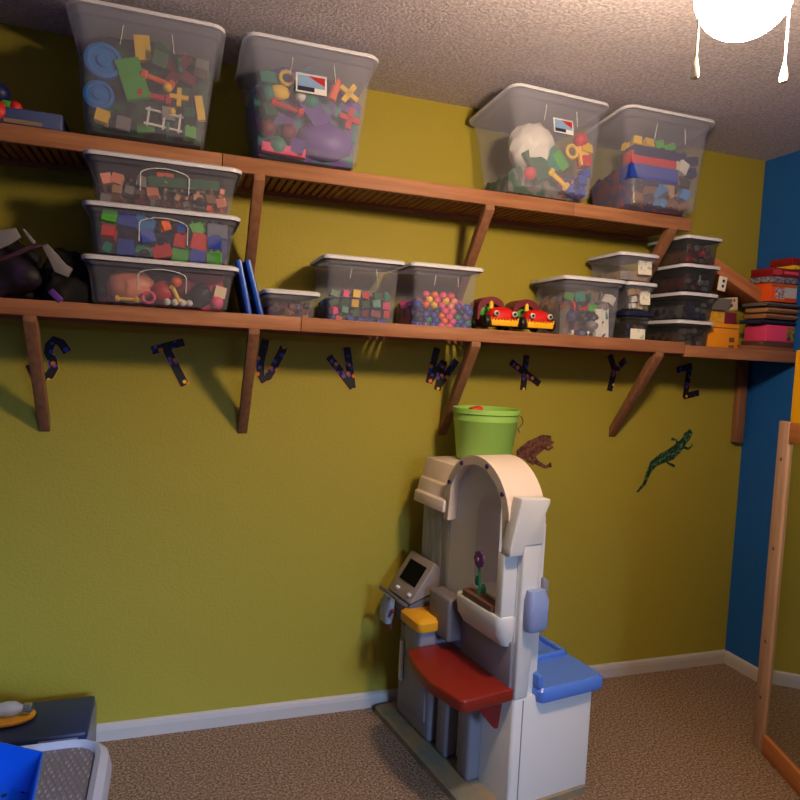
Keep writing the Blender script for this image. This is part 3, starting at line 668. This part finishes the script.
d3 = make_bin('storage_box', 'bottom small clear box with navy lid beside the dress-up box', -.932, -.800, -.285, .20, Z1, .134, .025, mm=m_grime, lidm=m_lidb, handle=None, r=.015, lidh=.016)
d2 = make_bin('storage_box', 'middle small clear box of cream pieces on the navy lid', -.932, -.792, -.285, .24, Z1+.1355, .114, .035, mm=m_cl2, handle=None, r=.018)
d1 = make_bin('storage_box', 'top small clear box with a white label beside the dark boxes', -.975, -.792, -.285, .24, Z1+.251, .112, .035, mm=m_cl2, handle=None, r=.018)
fill(d3, 'the small box with navy lid', .03, ['cube', 'puff'], ['black', 'grey', 'navy', 'brown'], .08, upto=1)
fill(d2, 'the middle small box', .034, ['puff', 'cube'], ['cream', 'white', 'tan', 'cream'], .085, upto=1)
backmass(d1, 'grey pieces lying in the top small box beside the dark boxes', ('grey', 'tan'), .045, -.9)
m_lab = mat('paper_label', (226, 224, 214), .6, c2=(150, 150, 150), cscale=60, mixlo=.58, mixhi=.72)
for bb, x, z, w, h in ((d1, .03, .055, .065, .055), (d2, .02, .05, .05, .05), (d3, .0, .04, .07, .045)):
    M_ = Matrix.Translation((x, -bb.W(z)[1]/2-.001, z)) @ Matrix.Rotation(-bb.slope, 4, 'X')
    obj('paper_label', box(B(), -w/2, w/2, -.001, 0, -h/2, h/2, M_), m_lab, bb.t)
# dark stack
DS = []
for k, (lab, x0) in enumerate((('bottom dark clear box of the right stack, beside the yellow cartons', -.665), ('second dark clear box from the bottom of the right stack', -.655), ('second dark clear box from the top of the right stack', -.655), ('topmost clear box of the right stack with a tan loop inside', -.655))):
    b = make_bin('storage_box', lab, x0-.01, x0+.175, -.285, .25, Z1+k*.1152, .1142, .03, mm=m_grime, handle=None, r=.02); DS.append(b)
    nm = ('bottom', 'second', 'third', 'topmost')[k]+' box of the right stack'
    fill(b, 'the '+nm, .03, ['cube', 'slab', 'puff'], [['black', 'brown', 'grey'], ['black', 'grey', 'navy'], ['black', 'maroon', 'grey'], ['maroon', 'brown', 'grey', 'red']][k], .075, upto=1)
    backmass(b, 'dark heap of pieces inside the '+nm, (('black', 'brown'), ('black', 'grey'), ('black', 'maroon'), ('maroon', 'brown'))[k], .065, -.6)
bm = B(); tube(bm, [(.020*math.cos(2*PI*k/16), 0, .028*math.sin(2*PI*k/16)) for k in range(16)], .002, 6, True)
o = obj('tan_loop', bm, cm('tan')); o.matrix_world = inside(DS[3], .45, -.93, .055); tag(o, 'tan string loop inside the topmost box of the right stack', 'loop')
o = toy('slab', 'white', DS[2], 'x', .1, -.93, .055, .035, (0, 1.57, 0), (1, .3, .3), extra='small white strip at the front of the third dark box')

# ------------------------------------------------------------------ red toy cars
def toy_car(px0, px1, label):
    L = at(px0, 333, 1, -.265).x; R_ = at(px1, 333, 1, -.265).x; w = R_-L; cx = (L+R_)/2
    t = thing('toy_car', label, 'toy car', (cx, -.265, 1.5575), (0, 0, -.05), 'red toy cars with eyes')
    obj('chassis', loft(B(), [(w*.8, .20, .012, .01, 0, .10), (w*.85, .21, .03, .015, 0, .10), (w*.8, .20, .05, .015, 0, .10)]), cm('maroon'), t, smooth=True)
    bm = B()
    for s in lin_(0, 1, 10): pass
    secs = []
    for k in range(9):
        a_ = PI*k/16; secs.append((w*.9*math.cos(a_*.9)+.002, .075*math.cos(a_)+.002, .035+.045*math.sin(a_), .008+.012*math.cos(a_), 0, .02))
    loft(bm, [(w*.86, .06, .028, .015, 0, .02)]+secs); obj('hood', bm, mat('car_red', (206, 26, 22), .35), t, smooth=True)
    bm = B(); n = 9
    poly = [(-w*.47, .04)]+[(-w*.47+w*.94*i/(2*n), .034-(.010 if i % 2 else .0)+.0) for i in range(1, 2*n)]+[(w*.47, .04), (w*.43, .008), (-w*.43, .008)]
    prism(bm, poly, -.026, -.008, 1); obj('mouth', bm, mat('car_yellow', (240, 180, 24), .4), t, bevel=.001)
    for s in (-1, 1):
        M_ = Matrix.Translation((s*w*.30, -.026, .052))
        bm = B(); bmesh.ops.create_uvsphere(bm, u_segments=14, v_segments=8, radius=.011, matrix=M_); e = obj('eye', bm, cm('white'), t, smooth=True)
        bm = B(); bmesh.ops.create_uvsphere(bm, u_segments=12, v_segments=8, radius=.0062, matrix=Matrix.Translation((s*w*.30-.001, -.033, .0525))); obj('pupil', bm, cm('black'), e, smooth=True)
        for y in (.01, .15):
            bm = B(); lathe(bm, [(.008, -.01), (.022, -.01), (.024, -.006), (.024, .006), (.022, .01), (.008, .01)], 18, Matrix.Translation((s*w*.5, y, .024)) @ Matrix.Rotation(PI/2, 4, 'Y')); obj('wheel', bm, cm('black'), t, smooth=True)
    bm = B(); lathe(bm, [(.009, 0), (.008, .02), (.004, .028), (.001, .03)], 12, Matrix.Translation((-w*.33, .02, .072))); obj('horn', bm, cm('yellow'), t, smooth=True)
    bm = B(); strip(bm, [-.056+.112*i/16 for i in range(17)], lambda x: .05+.045*math.sqrt(max(0, 1-(x/.046)**2)) if abs(x) < .046 else .03, lambda x: .075+.045*math.sqrt(max(0, 1-(x/.0561)**2)), 0, .10)
    bmesh.ops.transform(bm, matrix=Matrix.Translation((-w*.2, .05, 0)) @ Matrix.Rotation(-PI/2, 4, 'Z') @ Matrix.Diagonal((-1, 1, 1, 1)), verts=bm.verts[:])
    obj('cab', bm, cm('maroon'), t, smooth=True)
    bm = B(); box(bm, -w*.2-.044, -w*.2+.044, .07, .13, .045, .085); obj('seat', bm, cm('green'), t, bevel=.01)
    return t
toy_car(487, 516, 'left red toy car with googly eyes and a yellow mouth, beside pompom box')
toy_car(523, 551, 'right red toy car with googly eyes and yellow mouth, beside dress-up box')

# blue boards
m_bb = mat('blue_board', (16, 78, 190), .35)
for k, (p0, p1, lab) in enumerate((((239, 262), (250, 316), 'left of two blue plastic boards leaning beside the box stack'), ((248, 262), (262, 317), 'right of two blue plastic boards leaning beside the box stack'))):
    a_ = at(*p0, 1, -.262); b_ = at(*p1, 1, -.262); b_.z = 1.534
    t = thing('blue_board', lab, 'board', b_); ang = math.atan2(a_.x-b_.x, a_.z-b_.z); t.rotation_euler = (0, ang, 0); L = math.hypot(a_.x-b_.x, a_.z-b_.z)
    bm = B(); box(bm, -.006, .006, 0, .22, .003, L); o = obj('panel', bm, m_bb, t, bevel=.004)
    bm = B(); tube(bm, [(0, 0, .004), (0, -.002, L*.5), (0, 0, L), (0, .11, L+.004), (0, .22, L)], .010, 8); obj('frame', bm, m_bb, t, smooth=True)

# ------------------------------------------------------------------ right end of the lower shelf
t = thing('game_carton', 'large yellow orange game carton standing right of the dark box stack', 'carton', (-.405, -.15, 1.5275))
m_yc = mat('carton_yellow', (236, 150, 14), .5)
o = obj('carton', box(B(), -.075, .10, -.08, .08, 0, .115), m_yc, t, bevel=.002)
for x in (.062,): 
    for z in (.045, .012): obj('printed_square', box(B(), x-.014, x+.014, -.0815, -.08, z-.008, z+.012), cm('brown'), t)
obj('printed_strip', box(B(), -.088, .098, -.0812, -.08, .094, .098), cm('brown'), t)
t = thing('card_carton', 'small yellow and red carton on top of the large yellow carton', 'carton', (-.40, -.15, 1.643))
obj('carton', box(B(), -.085, .02, -.07, .07, 0, .055), mat('carton_gold', (214, 150, 30), .5, c2=(226, 180, 60), cscale=40), t, bevel=.002)
obj('carton_end', box(B(), .02, .085, -.07, .07, 0, .05), cm('maroon'), t, bevel=.002)
t = thing('card_pack', 'cream pack of picture cards tilted on the small carton', 'cards', (-.375, -.17, 1.699), (0, -.12, 0))
obj('pack', box(B(), -.03, .065, -.05, .05, 0, .055), cm('cream'), t, bevel=.002)
for x, z in ((.012, .04), (.045, .042), (.03, .02)): obj('printed_dot', box(B(), x-.005, x+.005, -.0512, -.05, z-.006, z+.006), cm('brown'), t)
tag(obj('grey_card', box(B(), -.045, .045, -.004, .004, 0, .05, Matrix.Rotation(.5, 4, 'X')), cm('grey')), 'grey folded card leaning on the front of the cream card pack', 'card').location = (-.43, -.235, 1.70)
t = thing('domino', 'white domino card with two dark spots leaning beside the box stack', 'domino', (-.452, -.262, 1.775), (0, .12, 0))
obj('card', box(B(), -.02, .02, -.004, .004, 0, .06), cm('white'), t, bevel=.002)
for z in (.02, .042): obj('spot', box(B(), -.004, .006, -.006, -.004, z-.006, z+.005), cm('black'), t)
# leaning plank
a_ = at(718, 268, 1, -.19); b_ = at(760, 297, 1, -.19)
dv = b_-a_; L = dv.length+.005; ang = math.atan2(-dv.z, dv.x)
t = tag(obj('wooden_plank', box(B(), -.10, L, -.012, .14, -.027, .027), wood('plank_wood', (196, 128, 84), (176, 106, 66), 0), bevel=.003), 'bare wooden plank slanting down from the box stack to the games', 'plank')
t.location = a_; t.rotation_euler = (0, ang, 0)

def flatbox(name, label, cat, x0, z0, z1, mm, y0=-.50, y1=-.03, yaw=0, edge=None, x1=-.012):
    t = thing(name, label, cat, (0, 0, 0))
    o = obj('box_body', box(B(), x0, x1, y0, y1, z0, z1), mm, t, bevel=.002)
    return t
G0 = 1.583
t = flatbox('wooden_board', 'thin brown wooden board lying at the bottom of the game pile', 'board', -.27, 1.5275, 1.5555, wood('board_wood', (150, 96, 66), (126, 78, 52), 0), -.255, -.01)
t = flatbox('puzzle_tray', 'dark thin tray under the pink game box', 'puzzle', -.19, 1.556, 1.5795, mat('under_tray', (90, 60, 50), .5), -.25, -.13)
t = flatbox('game_box', 'pink game box low in the pile on the shelf end', 'game box', -.175, G0-.003, G0+.068, cm('pink'), -.25, -.13)
bm = B(); box(bm, -.055, -.014, -.252, -.25, G0+.005, G0+.06); obj('printed_panel', bm, mat('dark_print', (50, 60, 40), .5, c2=(150, 130, 60), cscale=60), t)
zz = G0+.072
for k, (lab, colr, h, x0, m2) in enumerate((('navy puzzle tray just above the pink game box', (34, 40, 66), .016, -.21, None), ('brown wooden puzzle tray above the navy tray', (158, 110, 74), .020, -.185, None), ('tan wooden puzzle tray in the middle of the pile', (176, 128, 90), .018, -.18, None), ('grey puzzle tray directly under the orange game box', (104, 100, 106), .014, -.20, None))):
    t = flatbox('puzzle_tray', lab, 'puzzle', x0, zz, zz+h, mat('tray_%d' % k, colr, .5), -.25-.004*k, -.13)
    obj('tray_edge', box(B(), x0-.004, -.012, -.258-.004*k, -.248-.004*k, zz+h*.3, zz+h*.62), mat('tray_edge_%d' % k, tuple(int(v*.8) for v in colr), .5), t)
    zz += h+.008
t = flatbox('game_box', 'tall orange game box with a pale printed front in the pile', 'game box', -.165, zz, zz+.080, mat('orange_box', (228, 84, 20), .45), -.245, -.13)
obj('printed_panel', box(B(), -.135, -.085, -.2465, -.245, zz+.012, zz+.06), mat('letters_print', (224, 196, 190), .5, c2=(60, 60, 110), cscale=110), t)
obj('printed_panel', box(B(), -.085, -.014, -.2465, -.245, zz+.02, zz+.074), mat('grey_print', (190, 186, 190), .5), t)
obj('printed_strip', box(B(), -.164, -.013, -.2468, -.245, zz+.064, zz+.079), mat('dull_orange', (190, 90, 40), .5), t)
zz += .082
t = flatbox('game_box', 'slim grey game box with pale print above the orange one', 'game box', -.17, zz, zz+.026, mat('grey_box', (80, 80, 96), .5, c2=(160, 150, 170), cscale=90), -.25, -.13)
zz += .028
t = flatbox('game_box', 'dark red game box with a pink name band on the pile', 'game box', -.165, zz, zz+.036, mat('red_box', (138, 18, 28), .4), -.25, -.13)
obj('printed_strip', box(B(), -.10, -.02, -.2515, -.25, zz+.012, zz+.024), mat('pink_print', (226, 80, 100), .5), t)
bm = B(); lathe(bm, [(.001, 0), (.026, 0), (.026, .001)], 20, Matrix.Translation((-.137, -.25, zz+.018)) @ Matrix.Rotation(PI/2, 4, 'X') @ Matrix.Diagonal((1, .5, 1, 1))); obj('printed_oval', bm, mat('oval_print', (190, 60, 64), .5), t)
zz += .038
t = flatbox('game_box', 'small yellow game box near the top of the game pile', 'game box', -.045, zz, zz+.018, cm('yellow'), -.25, -.13)
zz += .020
t = flatbox('game_box', 'dark red box on the very top of the game pile', 'game box', -.06, zz, zz+.03, mat('red_box', (138, 18, 28), .4), -.25, -.13)

# ------------------------------------------------------------------ framed mirror
ma = Vector((-.436, -.613, 0)); md = Vector((-.335, -.942, 0)).normalized(); yawm = math.atan2(md.y, md.x)
t = thing('framed_mirror', 'mirror in a pale wooden frame standing by the blue wall', 'mirror', ma, (0, 0, yawm))
m_fr = wood('frame_wood', (196, 160, 138), (178, 140, 118), 2)
m_fr2 = wood('frame_rail_wood', (200, 128, 76), (178, 106, 58), 0)
ML, MH = 1.0, 1.262
# local x runs along the mirror towards the camera side, local -y faces the room (left)
sgn = -1
obj('stile', box(B(), 0, .072, sgn*.022, 0, .0, MH), m_fr, t, bevel=.003)
obj('stile', box(B(), ML-.072, ML, sgn*.022, 0, .0, MH), m_fr, t, bevel=.003)
obj('rail', box(B(), .072, ML-.072, sgn*.022, 0, 0, .075), m_fr2, t, bevel=.003)
obj('rail', box(B(), .072, ML-.072, sgn*.022, 0, MH-.075, MH), m_fr2, t, bevel=.003)
m_mir = mat('mirror_glass', (200, 205, 200), .03, metal=1)
obj('glass', box(B(), .06, ML-.06, sgn*.012, sgn*.006, .06, MH-.06), m_mir, t)
obj('backing', box(B(), .01, ML-.01, .0, .018, .01, MH-.01), m_fr, t)
for z in (.20, .42, .78, 1.12):
    bm = B(); lathe(bm, [(.001, .003), (.006, .002), (.007, 0), (.007, -.002)], 10, Matrix.Translation((.036, sgn*.022, z)) @ Matrix.Rotation(PI/2, 4, 'X'))
    obj('screw', bm, mat('screw_dark', (96, 70, 56), .4), t)
# yellow upright
yp = at(797, 350, 0, -.30)
tag(obj('yellow_upright', box(B(), 0, .04, -.30, 0, 0, yp.z), mat('upright_yellow', (232, 170, 20), .4), bevel=.004), 'bright yellow plastic upright panel standing behind the framed mirror', 'panel').location = (-.305, yp.y-.0, 0)

# ------------------------------------------------------------------ left end of the shelves
t = thing('flat_case', 'flat dull blue storage case lying on the upper shelf left end', 'case', (-2.995, -.27, 2.0525))
obj('case', box(B(), -.14, .035, -.0, .24, -.0, .05), mat('case_blue', (70, 86, 140), .5), t, bevel=.006)
obj('case_trim', box(B(), -.12, -.02, -.003, 0, .004, .016), mat('case_tan', (140, 120, 100), .5), t)
t = thing('toy_figure', 'red and green toy at the far left of the upper shelf', 'toy', (at(-2, 108, 1, -.25).x, -.25, 2.0525))
bm = B(); bmesh.ops.create_uvsphere(bm, u_segments=18, v_segments=12, radius=.032, matrix=Matrix.Translation((0, 0, .034)) @ Matrix.Diagonal((1, 1, 1.05, 1))); obj('body', bm, cm('red'), t, smooth=True)
bm = B(); bmesh.ops.create_uvsphere(bm, u_segments=14, v_segments=10, radius=.018, matrix=Matrix.Translation((.045, 0, .055))); obj('arm', bm, cm('red'), t, smooth=True)
bm = B(); box(bm, .008, .036, -.014, .012, .02, .07); obj('leaf', bm, cm('green'), t, bevel=.006)
bm = B(); bmesh.ops.create_uvsphere(bm, u_segments=14, v_segments=10, radius=.03, matrix=Matrix.Translation((.0, .01, .092))); obj('cap', bm, cm('navy'), t, smooth=True)
# dark bag heap
def blob(bm, pts, nrad, M=None):
    pass
def bagmesh(sx, sy, sz, seed, amp=.18):
    r2 = random.Random(seed); bm = B(); bmesh.ops.create_icosphere(bm, subdivisions=4, radius=1)
    ph_ = [(Vector((r2.uniform(-1, 1), r2.uniform(-1, 1), r2.uniform(-1, 1)))*r2.uniform(3, 8), r2.uniform(0, 6)) for _ in range(12)]
    for v_ in bm.verts:
        s_ = sum(math.sin(v_.co.dot(a_)+q) for a_, q in ph_)/8; k = 1+amp*s_
        v_.co = Vector((v_.co.x*sx*k, v_.co.y*sy*k, max(v_.co.z, -.55)*sz*k))
    zm = min(v_.co.z for v_ in bm.verts)
    for v_ in bm.verts: v_.co.z -= zm
    return bm
m_bag = mat('bag_fabric', (14, 10, 20), .6, c2=(48, 26, 74), cscale=16, mixlo=.5, mixhi=.72)
m_blk = mat('black_fabric', (14, 12, 16), .8)
m_gs = mat('grey_strap', (120, 116, 124), .6)
t = thing('purple_bag', 'crumpled dark purple bag with pale straps at left of the lower shelf', 'bag', (-3.18, -.15, Z1))
obj('bag_body', bagmesh(.165, .115, .125, 3, .42), m_bag, t, smooth=True)
def strap(parent, pp, y, wd, mm, nm='strap'):
    bm = B(); P_ = [at(x, yy, 1, y) for x, yy in pp]; loc = parent.location
    ribbon(bm, [(p.x-loc.x, p.z-loc.z) for p in P_], wd, y-loc.y-.012, y-loc.y); obj(nm, bm, mm, parent, bevel=.003)
strap(t, [(-8, 244), (6, 238), (16, 234)], -.275, [.045, .045, .03], m_gs)
strap(t, [(46, 247), (54, 258), (60, 268), (68, 272)], -.275, [.018, .03, .04, .03], m_gs)
strap(t, [(24, 230), (34, 243)], -.272, [.008, .012], m_gs, 'buckle')
strap(t, [(-5, 262), (12, 256), (33, 247), (44, 246)], -.268, [.012, .014, .014, .01], mat('plum_trim', (60, 30, 50), .6), 'piping')
strap(t, [(52, 292), (60, 300)], -.27, [.02, .02], mat('violet_patch', (90, 50, 150), .5), 'patch')
t = thing('black_cloth', 'heap of black cloth between the purple bag and the box stack', 'cloth', (-2.965, -.13, Z1))
obj('cloth_body', bagmesh(.075, .09, .115, 11, .3), m_blk, t, smooth=True)

# ------------------------------------------------------------------ bottom left: table and toys
t = thing('activity_table', 'grey topped low play table with rounded pale rim in the corner', 'table', (-3.13, -1.16, 0))
def P(x, y): return (x+3.13, y+1.16)
ZT = .45
bm = B(); X1 = -2.745; X0 = -3.55; Y1 = -.775; Y0 = -1.55
cx, cy, w, d = (X0+X1)/2+3.13, (Y0+Y1)/2+1.16, X1-X0, Y1-Y0
def dplate():
    m = mat('diamond_plate', (128, 126, 134), .4); n = m.node_tree.nodes; l = m.node_tree.links; p = n['Principled BSDF']
    tc = n.new('ShaderNodeTexCoord'); mp = n.new('ShaderNodeMapping'); mp.inputs['Rotation'].default_value = (0, 0, .785); mp.inputs['Scale'].default_value = (95, 38, 1)
    l.new(tc.outputs['Object'], mp.inputs[0]); ck = n.new('ShaderNodeTexVoronoi'); ck.inputs['Scale'].default_value = 1.1; ck.inputs['Randomness'].default_value = .15; l.new(mp.outputs[0], ck.inputs[0])
    r = n.new('ShaderNodeValToRGB'); e = r.color_ramp.elements; e[0].position = .25; e[0].color = (*lin((176, 176, 188)), 1); e[1].position = .5; e[1].color = (*lin((104, 102, 114)), 1)
    l.new(ck.outputs['Distance'], r.inputs[0]); l.new(r.outputs[0], p.inputs['Base Color'])
    b = n.new('ShaderNodeBump'); b.invert = True; b.inputs['Strength'].default_value = .8; b.inputs['Distance'].default_value = .003; l.new(ck.outputs['Distance'], b.inputs['Height']); l.new(b.outputs[0], p.inputs['Normal']); return m
obj('table_top', loft(B(), [(w-.06, d-.03, ZT-.03, .05, cx, cy), (w-.06, d-.03, ZT-.012, .05, cx, cy)]), dplate(), t)
bm = B(); loft(bm, [(w-.085, d-.05, ZT-.02, .05, cx, cy), (w-.075, d-.03, ZT-.004, .06, cx, cy), (w-.05, d-.018, ZT+.002, .07, cx, cy), (w-.015, d-.006, ZT-.006, .08, cx, cy), (w, d, ZT-.03, .085, cx, cy), (w, d, ZT-.05, .085, cx, cy), (w-.03, d-.03, ZT-.05, .07, cx, cy)], (False, False))
bm.verts.ensure_lookup_table()
o = obj('rim', bm, mat('rim_grey', (168, 176, 200), .4), t, smooth=True)
obj('apron', loft(B(), [(w-.03, d-.03, ZT-.14, .07, cx, cy), (w-.03, d-.03, ZT-.031, .07, cx, cy)]), mat('apron_yellow', (216, 196, 90), .5), t, smooth=True)
for sx in (-1, 1):
    for sy in (-1, 1):
        bm = B(); loft(bm, [(.05, .05, 0, .015, cx+sx*(w/2-.09), cy+sy*(d/2-.09)), (.07, .07, ZT-.14, .02, cx+sx*(w/2-.09), cy+sy*(d/2-.09))]); obj('leg', bm, mat('rim_grey', (168, 176, 200), .4), t, smooth=True)
# blue tray on the table
m_bt = mat('bright_blue_plastic', (14, 92, 226), .35)
A = at(2, 738, 2, .53); Bp = at(46, 752, 2, .50)
t = thing('blue_tray', 'bright blue open plastic tray with drain holes on the play table', 'tray', (-3.0, -1.05, ZT-.0105))
top = [Vector(v) for v in ((-.16, .28), (.123, .097), (.142, -.20), (-.20, -.16))]; mid = sum(top, Vector((0, 0)))/4
def ins(k, z): return [(mid.x+(p.x-mid.x)*k, mid.y+(p.y-mid.y)*k, z) for p in top]
bm = B(); rr = [[bm.verts.new(p) for p in ins(k, z)] for k, z in ((.86, 0), (1.0, .088), (.965, .088), (.83, .006))]
for a_, b_ in zip(rr, rr[1:]):
    for k in range(4): bm.faces.new((a_[k], a_[(k+1) % 4], b_[(k+1) % 4], b_[k]))
bm.faces.new(rr[0]); bm.faces.new(rr[-1])
obj('tray_body', bm, m_bt, t, bevel=.002)
for px, py in ((17, 786), (24, 791), (4, 795), (12, 778), (30, 784)):
    p = at(px, py, 2, ZT-.003)-Vector((-3.0, -1.05, ZT-.0105))
    bm = B(); lathe(bm, [(.006, -.001), (.006, .0008)], 12, Matrix.Translation((p.x, p.y, .0058))); obj('drain_hole', bm, mat('hole_blue', (4, 20, 80), .6), t)
# navy case behind the table
Z9 = .33
t = thing('navy_case', 'dark navy plastic case standing behind the play table by the wall', 'case', (-3.04, -.335, 0))
bm = B(); box(bm, -.37, .178, .0, .22, 0, .195); o = obj('case_body', bm, mat('navy_plastic', (28, 44, 92), .45), t, bevel=.008)
bm = B(); box(bm, -.375, .186, -.008, .228, .195, .224); obj('case_lid', bm, mat('navy_lid_plastic', (30, 48, 98), .4), t, bevel=.008)
bm = B(); box(bm, .180, .192, .0, .22, .02, .205); obj('case_end', bm, mat('case_end_grey', (120, 124, 140), .4), t, bevel=.004)
bm = B(); box(bm, .05, .16, -.011, -.008, .205, .211); obj('lid_highlight', bm, mat('highlight_pale', (130, 140, 170), .4), t)  # pale strip painted as the highlight along the lid's front edge
# yellow oval dish with glass toy
p = at(12, 717, 2, .235)
t = thing('golden_dish', 'small oval golden lid lying on the navy case', 'lid', (p.x-.02, p.y, .2245))
bm = B(); lathe(bm, [(.05, 0), (.085, .004), (.088, .014), (.06, .018), (.001, .018)], 32, Matrix.Diagonal((1, .62, 1, 1))); obj('dish', bm, mat('dish_gold', (216, 156, 50), .4), t, smooth=True)
bm = B(); lathe(bm, [(.086, .0035), (.091, .006), (.086, .008)], 32, Matrix.Diagonal((1, .62, 1, 1)), cap=False); obj('dish_rim', bm, cm('black'), t, smooth=True)
q = at(4, 709, 2, .265)
t = thing('clear_bottle', 'clear shiny plastic bottle lying on the golden lid', 'bottle', (q.x-.03, q.y, .266), (0, 0, -.12))
bm = B(); lathe(bm, [(.008, .10), (.012, .097), (.013, .08), (.022, .065), (.024, .04), (.02, .02), (.024, 0), (.024, -.08), (.01, -.09)], 24, Matrix.Rotation(PI/2, 4, 'Y'))
obj('bottle_body', bm, clear('bottle_clear', (210, 215, 225), .55, .05), t, smooth=True)
bm = B(); lathe(bm, [(.014, .088), (.016, .09), (.016, .108), (.012, .112)], 20, Matrix.Rotation(PI/2, 4, 'Y')); obj('cap', bm, mat('cap_silver', (190, 195, 205), .15, metal=.8), t, smooth=True)
